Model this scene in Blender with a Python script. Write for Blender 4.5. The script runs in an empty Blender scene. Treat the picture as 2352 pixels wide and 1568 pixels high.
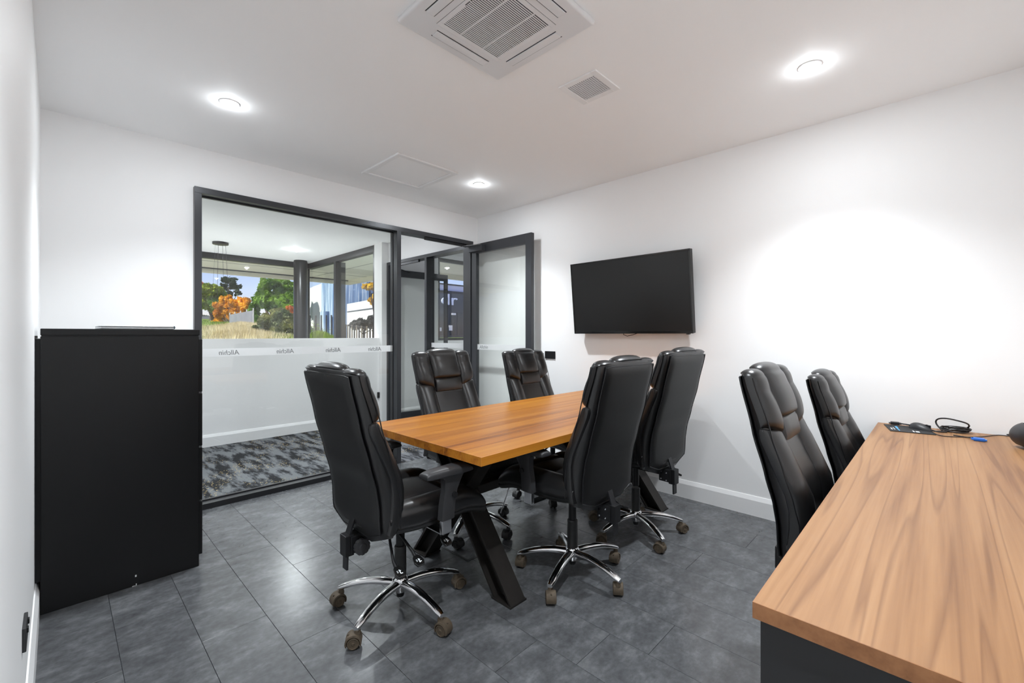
import bpy, bmesh, math, random
from mathutils import Vector, Matrix
random.seed(7)
PI = math.pi
S = bpy.context.scene
C = S.collection

# ------------------------------------------------------------------ camera
F, CX, HY, CH, H = 1011.6, 1176.0, 769.0, 1.303, 2.7      # focal px, centre x, horizon y, camera height, ceiling height
YAW = -math.atan2(0.71788, 0.69617)
cam_d = bpy.data.cameras.new('camera'); cam = bpy.data.objects.new('camera', cam_d); C.objects.link(cam)
cam_d.sensor_width = 36.0; cam_d.lens = F / 2352 * 36; cam_d.shift_y = (HY - 784) / 2352; cam_d.clip_start = 0.02
cam.location = (0, 0, CH); cam.rotation_euler = (PI / 2, 0, YAW); S.camera = cam
D1 = (0.69617, 0.71788)
def ray(px):
    c = (px - CX) / F
    return (c * D1[0] + D1[1], -c * D1[1] + D1[0])
def atz(px, py, z):
    d = (CH - z) * F / (py - HY); r = ray(px); return Vector((r[0] * d, r[1] * d, z))
def atd(px, py, d):
    r = ray(px); return Vector((r[0] * d, r[1] * d, CH + (HY - py) / F * d))
def atX(px, py, X):
    d = X / ray(px)[0]; return atd(px, py, d)
def atY(px, py, Y):
    d = Y / ray(px)[1]; return atd(px, py, d)

# ------------------------------------------------------------------ world, sun, exposure
S.view_settings.view_transform = 'Standard'; S.view_settings.look = 'None'
S.cycles.max_bounces = 16; S.cycles.diffuse_bounces = 8; S.cycles.glossy_bounces = 6; S.cycles.transparent_max_bounces = 32
S.view_settings.exposure = 0.0; S.view_settings.gamma = 1.0; S.view_settings.use_curve_mapping = False
W = bpy.data.worlds.new('sky'); S.world = W; W.use_nodes = True
wn = W.node_tree.nodes; wl = W.node_tree.links
sky = wn.new('ShaderNodeTexSky'); sky.sky_type = 'NISHITA'; sky.sun_disc = False
sky.sun_elevation = math.radians(42); sky.sun_rotation = math.radians(215); sky.air_density = 1.0; sky.ozone_density = 1.6; sky.dust_density = 0.4
wn['Background'].inputs[1].default_value = 0.155
tint = wn.new('ShaderNodeMix'); tint.data_type = 'RGBA'; tint.blend_type = 'MULTIPLY'; tint.inputs['Factor'].default_value = 1.0; tint.inputs['B'].default_value = (0.92, 0.80, 1.0, 1)
wl.new(sky.outputs[0], tint.inputs['A']); wl.new(tint.outputs['Result'], wn['Background'].inputs[0])
sun_d = bpy.data.lights.new('sun', 'SUN'); sun_d.energy = 7.5; sun_d.angle = 0.009; sun_d.color = (1, 0.95, 0.86)
sun = bpy.data.objects.new('sun', sun_d); C.objects.link(sun)
sun.rotation_euler = Vector((0.78, 0.05, -0.62)).to_track_quat('-Z', 'Y').to_euler()
sun.location = (-8, -8, 12)
DOWNLIGHT_W = 186.0
OUTER_W = 138.0
BEAM = 113.0
LAMP_COL = (0.90, 0.955, 1.0)

# ------------------------------------------------------------------ materials
MATS = {}
def nodes(name):
    m = bpy.data.materials.new(name); m.use_nodes = True
    n = m.node_tree.nodes; return m, n, m.node_tree.links, n['Principled BSDF']
def mat(name, col, rough=0.5, metal=0.0, spec=0.5, bump=None, var=0.0, vscale=6.0, coat=0.0):
    m, n, l, p = nodes(name)
    p.inputs['Base Color'].default_value = (*col, 1); p.inputs['Roughness'].default_value = rough
    p.inputs['Metallic'].default_value = metal; p.inputs['Specular IOR Level'].default_value = spec
    p.inputs['Coat Weight'].default_value = coat
    tc = n.new('ShaderNodeTexCoord')
    if var:
        no = n.new('ShaderNodeTexNoise'); no.inputs['Scale'].default_value = vscale; no.inputs['Detail'].default_value = 5
        l.new(tc.outputs['Object'], no.inputs['Vector'])
        mx = n.new('ShaderNodeMix'); mx.data_type = 'RGBA'
        mx.inputs['A'].default_value = (*[c * (1 - var) for c in col], 1); mx.inputs['B'].default_value = (*[min(1, c * (1 + var)) for c in col], 1)
        l.new(no.outputs['Fac'], mx.inputs['Factor']); l.new(mx.outputs['Result'], p.inputs['Base Color'])
    if bump:
        nb = n.new('ShaderNodeTexNoise'); nb.inputs['Scale'].default_value = bump[0]; nb.inputs['Detail'].default_value = 3
        b = n.new('ShaderNodeBump'); b.inputs['Strength'].default_value = bump[1]; b.inputs['Distance'].default_value = bump[2]
        l.new(tc.outputs['Object'], nb.inputs['Vector']); l.new(nb.outputs['Fac'], b.inputs['Height']); l.new(b.outputs['Normal'], p.inputs['Normal'])
    MATS[name] = m; return m
def emit(name, col, s):
    m, n, l, p = nodes(name)
    p.inputs['Base Color'].default_value = (*col, 1); p.inputs['Emission Color'].default_value = (*col, 1); p.inputs['Emission Strength'].default_value = s
    MATS[name] = m; return m
def ramp(n, stops):
    r = n.new('ShaderNodeValToRGB'); e = r.color_ramp.elements
    while len(e) < len(stops): e.new(0.5)
    for k, (pos, c) in enumerate(stops): e[k].position = pos; e[k].color = (*c, 1)
    return r
mat('wall', (0.90, 0.90, 0.90), 0.55, spec=0.3, bump=(220, 0.05, 0.002))
mat('ceil', (0.95, 0.95, 0.95), 0.7, spec=0.2)
mat('trimw', (0.86, 0.86, 0.86), 0.35)
mat('white_plastic', (0.76, 0.76, 0.77), 0.4)
mat('dark_slot', (0.03, 0.03, 0.045), 0.7)
mat('alu', (0.045, 0.047, 0.052), 0.32, metal=0.35, spec=0.5)
mat('black_frame', (0.012, 0.012, 0.014), 0.4)
mat('black_plastic', (0.009, 0.009, 0.010), 0.40, spec=0.35, bump=(300, 0.1, 0.001))
mat('grey_plastic', (0.028, 0.028, 0.03), 0.42, spec=0.4)
mat('leather', (0.008, 0.008, 0.0085), 0.33, spec=0.68, bump=(150, 0.10, 0.001))
mat('leather_back', (0.007, 0.007, 0.0073), 0.42, spec=0.45, bump=(150, 0.12, 0.001))
mat('piping', (0.008, 0.008, 0.009), 0.3)
mat('chrome', (0.72, 0.72, 0.73), 0.09, metal=1.0)
mat('caster', (0.075, 0.055, 0.035), 0.75, var=0.5, vscale=60)
mat('caster_black', (0.015, 0.015, 0.015), 0.5)
mat('gas', (0.02, 0.02, 0.02), 0.4, var=0.4, vscale=50)
mat('bolt', (0.6, 0.6, 0.62), 0.25, metal=1.0)
mat('screen', (0.012, 0.012, 0.012), 0.28, spec=0.4)
mat('gloss_black', (0.01, 0.01, 0.01), 0.15)
mat('steel', (0.022, 0.019, 0.017), 0.48, metal=0.4, var=0.5, vscale=14, bump=(60, 0.2, 0.002))
mat('print_white', (0.85, 0.88, 0.9), 0.5)
mat('print_grey', (0.17, 0.175, 0.18), 0.5)
mat('laptop', (0.78, 0.80, 0.82), 0.3, metal=0.5)
mat('laptop_dark', (0.12, 0.16, 0.18), 0.35)
mat('desk_black', (0.016, 0.016, 0.017), 0.55, bump=(180, 0.1, 0.001))
mat('blue_plastic', (0.01, 0.13, 0.55), 0.35)
mat('cable', (0.012, 0.011, 0.012), 0.4)
mat('pad', (0.012, 0.012, 0.013), 0.7)
mat('print_blue', (0.08, 0.35, 0.7), 0.6)
mat('fabric', (0.022, 0.025, 0.028), 0.9, bump=(400, 0.4, 0.002))
mat('soffit', (0.84, 0.80, 0.68), 0.7)
mat('bark', (0.06, 0.042, 0.03), 0.9, var=0.4, vscale=8)
mat('column', (0.012, 0.011, 0.012), 0.3)
mat('picket', (0.55, 0.55, 0.56), 0.6)
mat('fence_grey', (0.20, 0.21, 0.25), 0.7, var=0.25, vscale=2)
mat('fence_dark', (0.09, 0.1, 0.13), 0.8)
mat('post_black', (0.02, 0.022, 0.028), 0.6)
mat('white_clad', (0.80, 0.81, 0.84), 0.6)
mat('dark_clad', (0.03, 0.034, 0.05), 0.5)
mat('sign', (0.55, 0.62, 0.85), 0.5)
mat('pave', (0.60, 0.58, 0.55), 0.9, var=0.3, vscale=2)
mat('retain', (0.24, 0.21, 0.18), 0.9, var=0.3, vscale=3)
mat('dark_glass', (0.02, 0.03, 0.045), 0.1)
emit('lamp', (1, 0.98, 0.95), 30.0)

def leaf_mat(name, a, b, trans=0.35):
    m, n, l, p = nodes(name)
    tc = n.new('ShaderNodeTexCoord'); no = n.new('ShaderNodeTexNoise'); no.inputs['Scale'].default_value = 0.9; no.inputs['Detail'].default_value = 6
    l.new(tc.outputs['Object'], no.inputs['Vector'])
    r = ramp(n, [(0.35, a), (0.65, b)]); l.new(no.outputs['Fac'], r.inputs[0]); l.new(r.outputs[0], p.inputs['Base Color'])
    p.inputs['Roughness'].default_value = 0.6
    t = n.new('ShaderNodeBsdfTranslucent'); l.new(r.outputs[0], t.inputs[0])
    mx = n.new('ShaderNodeMixShader'); mx.inputs[0].default_value = trans
    out = n['Material Output']; l.new(p.outputs[0], mx.inputs[1]); l.new(t.outputs[0], mx.inputs[2]); l.new(mx.outputs[0], out.inputs[0])
    MATS[name] = m
leaf_mat('leaf_green', (0.05, 0.15, 0.012), (0.22, 0.40, 0.02), 0.42)
leaf_mat('leaf_lime', (0.10, 0.22, 0.015), (0.45, 0.52, 0.03), 0.42)
leaf_mat('leaf_dark', (0.03, 0.055, 0.03), (0.06, 0.10, 0.045))
leaf_mat('leaf_orange', (0.62, 0.25, 0.01), (0.95, 0.55, 0.02), 0.42)
leaf_mat('leaf_yellow', (0.65, 0.38, 0.01), (0.85, 0.6, 0.03))
leaf_mat('leaf_olive', (0.06, 0.10, 0.03), (0.36, 0.36, 0.10))
leaf_mat('leaf_red', (0.42, 0.08, 0.01), (0.6, 0.2, 0.03))
leaf_mat('leaf_hedge', (0.03, 0.04, 0.045), (0.10, 0.09, 0.085))
leaf_mat('straw', (0.55, 0.45, 0.22), (0.85, 0.76, 0.50), 0.35)
leaf_mat('grass', (0.10, 0.20, 0.015), (0.30, 0.42, 0.04), 0.3)

def glass(name, tint=(0.97, 0.98, 0.97), refl=1.0):
    m, n, l, p = nodes(name); n.remove(p)
    lw = n.new('ShaderNodeLayerWeight'); lw.inputs[0].default_value = 0.5                 # Schlick reflectance, same from both sides of the sheet
    pw = n.new('ShaderNodeMath'); pw.operation = 'POWER'; pw.inputs[1].default_value = 5.0; l.new(lw.outputs['Facing'], pw.inputs[0])
    mu = n.new('ShaderNodeMath'); mu.operation = 'MULTIPLY_ADD'; mu.inputs[1].default_value = 0.7 * refl; mu.inputs[2].default_value = 0.035 * refl; l.new(pw.outputs[0], mu.inputs[0])
    tr = n.new('ShaderNodeBsdfTransparent'); tr.inputs[0].default_value = (*tint, 1)
    gl = n.new('ShaderNodeBsdfGlossy'); gl.inputs['Roughness'].default_value = 0.0
    mx = n.new('ShaderNodeMixShader'); l.new(mu.outputs[0], mx.inputs[0])
    l.new(tr.outputs[0], mx.inputs[1]); l.new(gl.outputs[0], mx.inputs[2]); l.new(mx.outputs[0], n['Material Output'].inputs[0])
    MATS[name] = m
glass('glass'); glass('glass_tint', (0.945, 0.975, 0.95))
def frosted():
    m, n, l, p = nodes('frosted')
    p.inputs['Base Color'].default_value = (0.86, 0.87, 0.87, 1); p.inputs['Roughness'].default_value = 0.6
    t = n.new('ShaderNodeBsdfTranslucent'); t.inputs[0].default_value = (0.88, 0.88, 0.88, 1)
    mx = n.new('ShaderNodeMixShader'); mx.inputs[0].default_value = 0.4
    l.new(p.outputs[0], mx.inputs[1]); l.new(t.outputs[0], mx.inputs[2]); l.new(mx.outputs[0], n['Material Output'].inputs[0]); MATS['frosted'] = m
frosted()

def floor_mat():
    m, n, l, p = nodes('plank')
    tc = n.new('ShaderNodeTexCoord'); oi = n.new('ShaderNodeObjectInfo')
    cmb = n.new('ShaderNodeVectorMath'); cmb.operation = 'MULTIPLY_ADD'
    comb = n.new('ShaderNodeCombineXYZ')
    for k in range(3): l.new(oi.outputs['Random'], comb.inputs[k])
    l.new(comb.outputs[0], cmb.inputs[0]); cmb.inputs[1].default_value = (37, 53, 11); l.new(tc.outputs['Object'], cmb.inputs[2])
    mp = n.new('ShaderNodeMapping'); mp.inputs['Rotation'].default_value = (0, 0, 0.35); mp.inputs['Scale'].default_value = (3.2, 5.5, 1)
    l.new(cmb.outputs[0], mp.inputs['Vector'])
    n1 = n.new('ShaderNodeTexNoise'); n1.inputs['Scale'].default_value = 2.2; n1.inputs['Detail'].default_value = 9; n1.inputs['Roughness'].default_value = 0.68
    l.new(mp.outputs[0], n1.inputs['Vector'])
    n2 = n.new('ShaderNodeTexNoise'); n2.inputs['Scale'].default_value = 42; n2.inputs['Detail'].default_value = 4; l.new(cmb.outputs[0], n2.inputs['Vector'])
    r1 = ramp(n, [(0.30, (0.056, 0.058, 0.062)), (0.5, (0.083, 0.086, 0.091)), (0.72, (0.145, 0.150, 0.157))]); l.new(n1.outputs['Fac'], r1.inputs[0])
    mx = n.new('ShaderNodeMix'); mx.data_type = 'RGBA'; mx.blend_type = 'OVERLAY'; mx.inputs['Factor'].default_value = 0.35
    l.new(r1.outputs[0], mx.inputs['A']); l.new(n2.outputs['Fac'], mx.inputs['B']); l.new(mx.outputs['Result'], p.inputs['Base Color'])
    p.inputs['Roughness'].default_value = 0.25; p.inputs['Specular IOR Level'].default_value = 0.75
    b = n.new('ShaderNodeBump'); b.inputs['Strength'].default_value = 0.12; b.inputs['Distance'].default_value = 0.002
    l.new(n1.outputs['Fac'], b.inputs['Height']); l.new(b.outputs['Normal'], p.inputs['Normal']); MATS['plank'] = m
floor_mat()

def wood_mat(name, stops, rough, rand, grain=16.0, streak=None):
    m, n, l, p = nodes(name)
    tc = n.new('ShaderNodeTexCoord'); src = tc.outputs['Object']
    if rand:
        oi = n.new('ShaderNodeObjectInfo'); comb = n.new('ShaderNodeCombineXYZ')
        for k in range(3): l.new(oi.outputs['Random'], comb.inputs[k])
        ma = n.new('ShaderNodeVectorMath'); ma.operation = 'MULTIPLY_ADD'; ma.inputs[1].default_value = (17, 31, 7)
        l.new(comb.outputs[0], ma.inputs[0]); l.new(src, ma.inputs[2]); src = ma.outputs[0]
    mp = n.new('ShaderNodeMapping'); mp.inputs['Scale'].default_value = (0.55, grain, grain); l.new(src, mp.inputs['Vector'])
    n1 = n.new('ShaderNodeTexNoise'); n1.inputs['Scale'].default_value = 1.0; n1.inputs['Detail'].default_value = 6; n1.inputs['Distortion'].default_value = 0.6
    l.new(mp.outputs[0], n1.inputs['Vector'])
    mp2 = n.new('ShaderNodeMapping'); mp2.inputs['Scale'].default_value = (2.5, 110, 110); l.new(src, mp2.inputs['Vector'])
    n2 = n.new('ShaderNodeTexNoise'); n2.inputs['Scale'].default_value = 1.0; n2.inputs['Detail'].default_value = 4; l.new(mp2.outputs[0], n2.inputs['Vector'])
    ad = n.new('ShaderNodeMath'); ad.operation = 'MULTIPLY_ADD'; ad.inputs[1].default_value = 0.35; l.new(n2.outputs['Fac'], ad.inputs[0])
    sc = n.new('ShaderNodeMath'); sc.operation = 'MULTIPLY_ADD'; sc.inputs[1].default_value = 0.9; sc.inputs[2].default_value = -0.13; l.new(n1.outputs['Fac'], sc.inputs[0]); l.new(sc.outputs[0], ad.inputs[2])
    r = ramp(n, stops); l.new(ad.outputs[0], r.inputs[0]); col = r.outputs[0]
    if rand:
        hsv = n.new('ShaderNodeHueSaturation'); mr = n.new('ShaderNodeMapRange'); mr.inputs[3].default_value = 0.9; mr.inputs[4].default_value = 1.06
        l.new(oi.outputs['Random'], mr.inputs[0]); l.new(mr.outputs[0], hsv.inputs['Value']); l.new(col, hsv.inputs['Color']); col = hsv.outputs[0]
    if streak:
        mp3 = n.new('ShaderNodeMapping'); mp3.inputs['Scale'].default_value = streak[0]; l.new(src, mp3.inputs['Vector'])
        w = n.new('ShaderNodeTexNoise'); w.inputs['Scale'].default_value = 1.0; w.inputs['Detail'].default_value = 1.5; w.inputs['Distortion'].default_value = 0.5
        l.new(mp3.outputs[0], w.inputs['Vector'])
        sb = n.new('ShaderNodeMath'); sb.operation = 'MULTIPLY'; sb.inputs[1].default_value = 11.0; l.new(w.outputs['Fac'], sb.inputs[0])
        fc_ = n.new('ShaderNodeMath'); fc_.operation = 'FRACT'; l.new(sb.outputs[0], fc_.inputs[0])
        r3 = ramp(n, [(0.0, streak[1]), (0.10, (1, 1, 1)), (0.80, (1, 1, 1)), (1.0, streak[1])]); l.new(fc_.outputs[0], r3.inputs[0])
        mm = n.new('ShaderNodeMix'); mm.data_type = 'RGBA'; mm.blend_type = 'MULTIPLY'; mm.inputs['Factor'].default_value = 0.5
        l.new(col, mm.inputs['A']); l.new(r3.outputs[0], mm.inputs['B']); col = mm.outputs['Result']
    l.new(col, p.inputs['Base Color']); p.inputs['Roughness'].default_value = rough; p.inputs['Specular IOR Level'].default_value = 0.35
    b = n.new('ShaderNodeBump'); b.inputs['Strength'].default_value = 0.08; b.inputs['Distance'].default_value = 0.001
    l.new(n2.outputs['Fac'], b.inputs['Height']); l.new(b.outputs['Normal'], p.inputs['Normal']); MATS[name] = m
wood_mat('table_wood', [(0.24, (0.13, 0.038, 0.008)), (0.38, (0.31, 0.10, 0.010)), (0.54, (0.43, 0.158, 0.016)), (0.78, (0.52, 0.22, 0.028))], 0.36, True, 13.0)
wood_mat('desk_wood', [(0.20, (0.15, 0.062, 0.024)), (0.36, (0.24, 0.115, 0.047)), (0.52, (0.295, 0.15, 0.064)), (0.78, (0.35, 0.193, 0.09))], 0.45, False, 13.0, ((0.22, 8.0, 1.0), (0.42, 0.30, 0.22)))
wood_mat('desk_edge', [(0.25, (0.20, 0.085, 0.035)), (0.5, (0.29, 0.13, 0.055)), (0.8, (0.36, 0.17, 0.075))], 0.4, False, 14.0)

def carpet_mat():
    m, n, l, p = nodes('carpet')
    tc = n.new('ShaderNodeTexCoord'); mp = n.new('ShaderNodeMapping'); mp.inputs['Scale'].default_value = (7.5, 1.7, 1); l.new(tc.outputs['Object'], mp.inputs['Vector'])
    n1 = n.new('ShaderNodeTexNoise'); n1.inputs['Scale'].default_value = 1.6; n1.inputs['Detail'].default_value = 10; n1.inputs['Roughness'].default_value = 0.62; l.new(mp.outputs[0], n1.inputs['Vector'])
    r1 = ramp(n, [(0.44, (0.022, 0.022, 0.024)), (0.49, (0.07, 0.073, 0.08)), (0.56, (0.15, 0.155, 0.165))]); l.new(n1.outputs['Fac'], r1.inputs[0])
    v = n.new('ShaderNodeTexVoronoi'); v.inputs['Scale'].default_value = 52; l.new(tc.outputs['Object'], v.inputs['Vector'])
    n2 = n.new('ShaderNodeTexNoise'); n2.inputs['Scale'].default_value = 2.6; n2.inputs['Detail'].default_value = 2; l.new(tc.outputs['Object'], n2.inputs['Vector'])
    rv = ramp(n, [(0.22, (1, 1, 1)), (0.30, (0, 0, 0))]); l.new(v.outputs['Distance'], rv.inputs[0])
    rn = ramp(n, [(0.46, (0, 0, 0)), (0.58, (1, 1, 1))]); l.new(n2.outputs['Fac'], rn.inputs[0])
    wn2 = n.new('ShaderNodeTexWhiteNoise'); l.new(v.outputs['Position'], wn2.inputs['Vector'])
    gt = n.new('ShaderNodeMath'); gt.operation = 'GREATER_THAN'; gt.inputs[1].default_value = 0.5; l.new(wn2.outputs['Value'], gt.inputs[0])
    a = n.new('ShaderNodeMath'); a.operation = 'MULTIPLY'; l.new(rv.outputs[0], a.inputs[0]); l.new(rn.outputs[0], a.inputs[1])
    a2 = n.new('ShaderNodeMath'); a2.operation = 'MULTIPLY'; l.new(a.outputs[0], a2.inputs[0]); l.new(gt.outputs[0], a2.inputs[1])
    mx = n.new('ShaderNodeMix'); mx.data_type = 'RGBA'; l.new(a2.outputs[0], mx.inputs['Factor']); l.new(r1.outputs[0], mx.inputs['A']); mx.inputs['B'].default_value = (0.55, 0.42, 0.19, 1)
    l.new(mx.outputs['Result'], p.inputs['Base Color']); p.inputs['Roughness'].default_value = 1.0; p.inputs['Specular IOR Level'].default_value = 0.1; MATS['carpet'] = m
carpet_mat()
def stripe_mat():
    m, n, l, p = nodes('stripe_clad')
    tc = n.new('ShaderNodeTexCoord'); mp = n.new('ShaderNodeMapping'); mp.inputs['Scale'].default_value = (5.0, 5.0, 0.25); l.new(tc.outputs['Object'], mp.inputs['Vector'])
    n1 = n.new('ShaderNodeTexNoise'); n1.inputs['Scale'].default_value = 1.0; n1.inputs['Detail'].default_value = 3; l.new(mp.outputs[0], n1.inputs['Vector'])
    r1 = ramp(n, [(0.36, (0.06, 0.13, 0.30)), (0.48, (0.22, 0.36, 0.60)), (0.56, (0.62, 0.70, 0.82)), (0.68, (0.30, 0.45, 0.68))]); l.new(n1.outputs['Fac'], r1.inputs[0])
    l.new(r1.outputs[0], p.inputs['Base Color']); p.inputs['Roughness'].default_value = 0.5; MATS['stripe_clad'] = m
stripe_mat()

# ------------------------------------------------------------------ helpers
def tag(o, label=None, cat=None, group=None, kind=None):
    if label: o['label'] = label
    if cat: o['category'] = cat
    if group: o['group'] = group
    if kind: o['kind'] = kind
    return o
def empty(name, loc=(0, 0, 0), rz=0.0, **k):
    o = bpy.data.objects.new(name, None); C.objects.link(o); o.location = loc; o.rotation_euler = (0, 0, rz); o.empty_display_size = 0.1
    return tag(o, **k)
class MB:
    def __init__(s): s.bm = bmesh.new()
    def box(s, x0, x1, y0, y1, z0, z1, bev=0.0, seg=2):
        g = bmesh.ops.create_cube(s.bm, size=1.0); vs = g['verts']
        for v in vs:
            v.co = Vector(((x0 + x1) / 2 + v.co.x * (x1 - x0), (y0 + y1) / 2 + v.co.y * (y1 - y0), (z0 + z1) / 2 + v.co.z * (z1 - z0)))
        if bev:
            es = set(e for v in vs for e in v.link_edges)
            bmesh.ops.bevel(s.bm, geom=list(es), offset=bev, segments=seg, profile=0.5, affect='EDGES')
        return s
    def loft(s, rings, cap=True, closed=True):
        vr = [[s.bm.verts.new(p) for p in r] for r in rings]
        n = len(rings[0])
        for a, b in zip(vr, vr[1:]):
            for k in range(n if closed else n - 1):
                j = (k + 1) % n
                s.bm.faces.new((a[k], a[j], b[j], b[k]))
        if cap:
            s.bm.faces.new(list(reversed(vr[0]))); s.bm.faces.new(vr[-1])
        return s
    def tube(s, pts, r, n=8, cap=True):
        pts = [Vector(p) for p in pts]; rs = r if isinstance(r, (list, tuple)) else [r] * len(pts)
        rings = []; up = None
        for k, p in enumerate(pts):
            t = (pts[min(k + 1, len(pts) - 1)] - pts[max(k - 1, 0)]).normalized()
            if up is None: up = Vector((0, 0, 1)) if abs(t.z) < 0.9 else Vector((1, 0, 0))
            a = t.cross(up); a.normalize(); b = a.cross(t); up = b
            rings.append([p + a * math.cos(2 * PI * q / n) * rs[k] + b * math.sin(2 * PI * q / n) * rs[k] for q in range(n)])
        return s.loft(rings, cap)
    def lathe(s, prof, n=24, origin=(0, 0, 0), axis='z'):
        o = Vector(origin)
        def put(r, h, a):
            if axis == 'z': return o + Vector((r * math.cos(a), r * math.sin(a), h))
            if axis == 'y': return o + Vector((r * math.cos(a), h, -r * math.sin(a)))
            return o + Vector((h, r * math.cos(a), r * math.sin(a)))
        return s.loft([[put(r, h, 2 * PI * q / n) for q in range(n)] for r, h in prof])
    def grid(s, fn, nu, nv):
        g = [[s.bm.verts.new(fn(u / nu, v / nv)) for u in range(nu + 1)] for v in range(nv + 1)]
        for a, b in zip(g, g[1:]):
            for k in range(nu): s.bm.faces.new((a[k], a[k + 1], b[k + 1], b[k]))
        return s
    def quad(s, *p): s.bm.faces.new([s.bm.verts.new(q) for q in p]); return s
    def xf(s, m): bmesh.ops.transform(s.bm, matrix=m, verts=s.bm.verts[:]); return s
    def build(s, name, m, parent=None, smooth=False, norm=True, **k):
        if norm: bmesh.ops.recalc_face_normals(s.bm, faces=s.bm.faces[:])
        me = bpy.data.meshes.new(name); s.bm.to_mesh(me); s.bm.free()
        me.materials.append(MATS[m])
        if smooth:
            for f in me.polygons: f.use_smooth = True
            try: me.set_sharp_from_angle(angle=math.radians(42))
            except Exception: pass
        o = bpy.data.objects.new(name, me); C.objects.link(o)
        if parent: o.parent = parent
        return tag(o, **k)
def bx(name, m, x0, x1, y0, y1, z0, z1, parent=None, bev=0.0, **k):
    return MB().box(x0, x1, y0, y1, z0, z1, bev).build(name, m, parent, **k)
def rot_between(x0, y0, ang): return Matrix.Translation((x0, y0, 0)) @ Matrix.Rotation(ang, 4, 'Z')
def text_mesh(name, body, size, m, parent, mtx, shear=0.0, extrude=0.0005, **k):
    cu = bpy.data.curves.new(name, 'FONT'); cu.body = body; cu.size = size; cu.shear = shear; cu.extrude = extrude; cu.resolution_u = 3
    t = bpy.data.objects.new(name + '_tmp', cu); C.objects.link(t); bpy.context.view_layer.update()
    me = bpy.data.meshes.new_from_object(t.evaluated_get(bpy.context.evaluated_depsgraph_get())); C.objects.unlink(t); bpy.data.objects.remove(t)
    me.name = name; me.transform(mtx); me.materials.clear(); me.materials.append(MATS[m])
    o = bpy.data.objects.new(name, me); C.objects.link(o)
    if parent: o.parent = parent
    return tag(o, **k)
def St(label, cat='structure'): return dict(label=label, cat=cat, kind='structure')
def copy_tree(o, parent=None):
    c = o.copy(); C.objects.link(c); c.parent = parent
    for ch in o.children: copy_tree(ch, c)
    return c

# ------------------------------------------------------------------ room shell
XL, XR, YB, YF = -0.075, 3.505, 3.975, -0.43
bx('wall_left', 'wall', XL - 0.1, XL, YF - 0.1, 4.05, 0, H, **St('white painted wall running close along the left edge', 'wall'))
bx('wall_front', 'wall', XL, XR, YF - 0.1, YF, 0, H, **St('white wall behind the desk at the camera end', 'wall'))
bx('wall_right', 'wall', XR, XR + 0.095, YF - 0.1, 4.05, 0, H, **St('white wall carrying the television', 'wall'))
w = MB(); w.box(XL, 0.70, YB, 4.05, 0, H); w.box(0.70, 3.40, YB, 4.05, 2.40, H); w.box(3.40, XR, YB, 4.05, 0, H)
w.build('wall_back', 'wall', **St('white wall around the glass partition', 'wall'))
ceil = MB(); ceil.box(-3.2, 9.0, YF - 0.1, 6.2, H, H + 0.15); ceil.box(-3.2, 3.52, 6.2, 8.95, H, H + 0.15)
ceil.build('ceiling', 'ceil', **St('flat white plaster ceiling', 'ceiling'))

# floor: a dark base with every plank laid on it as its own piece
fl = bx('floor', 'dark_slot', XL - 0.1, XR + 0.09, YF - 0.1, 3.93, -0.06, -0.004, **St('grey stone-look vinyl plank floor', 'floor'))
PW, PL, GAP = 0.2505, 1.017, 0.0008
known = {0: 2.62, 1: 2.245, 2: 1.95, 3: 2.63, 4: 2.25}
k = -1; x = 0.175 - PW
rnd = random.Random(3)
while x < XR:
    off = known.get(k, rnd.uniform(0, PL)) % PL
    y = off - 2 * PL
    while y < 3.93:
        x0, x1, y0, y1 = max(x, XL), min(x + PW, XR), max(y, YF), min(y + PL, 3.935)
        if y1 - y0 > 0.02 and x1 - x0 > 0.01:
            o = MB().box(x0 - x0 + GAP, x1 - x0 - GAP, GAP, y1 - y0 - GAP, -0.004, 0.0, 0.0006, 1).build('plank', 'plank', fl); o.location = (x0, y0, 0)
        y += PL
    x += PW; k += 1

def baseboard(name, pts, h, t, n, lab):
    """straight skirting from a to b, profile leaning out along n"""
    a, b = Vector((*pts[0], 0)), Vector((*pts[1], 0)); n = Vector((*n, 0))
    prof = [(0, 0), (t, 0), (t, h - 0.03), (t * 0.45, h - 0.006), (t * 0.3, h), (0, h)]
    m = MB().loft([[p + n * q + Vector((0, 0, z)) for q, z in prof] for p in (a, b)])
    return m.build(name, 'trimw', **St(lab, 'baseboard'))
baseboard('baseboard_right', ((XR, YF), (XR, YB)), 0.14, 0.016, (-1, 0), 'white skirting under the television wall')
baseboard('baseboard_left', ((XL, YF), (XL, YB)), 0.14, 0.016, (1, 0), 'white skirting along the left wall')
baseboard('baseboard_back', ((XL, YB), (0.70, YB)), 0.14, 0.016, (0, -1), 'white skirting behind the black cabinet')

# floor box lid under the table
fb = empty('floor_box', (1.64, 1.945, 0.0), label='square floor socket box with thin grey rim let into the planks under the table', cat='floor box')
rim = MB()
for a in ((0, 0.25, 0, 0.012), (0, 0.25, 0.238, 0.25), (0, 0.012, 0.012, 0.238), (0.238, 0.25, 0.012, 0.238)): rim.box(a[0], a[1], a[2], a[3], 0.0, 0.0022)
rim.build('rim', 'grey_plastic', fb)
MB().box(0.014, 0.236, 0.014, 0.236, 0.0, 0.0015).build('lid', 'plank', fb)

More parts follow.
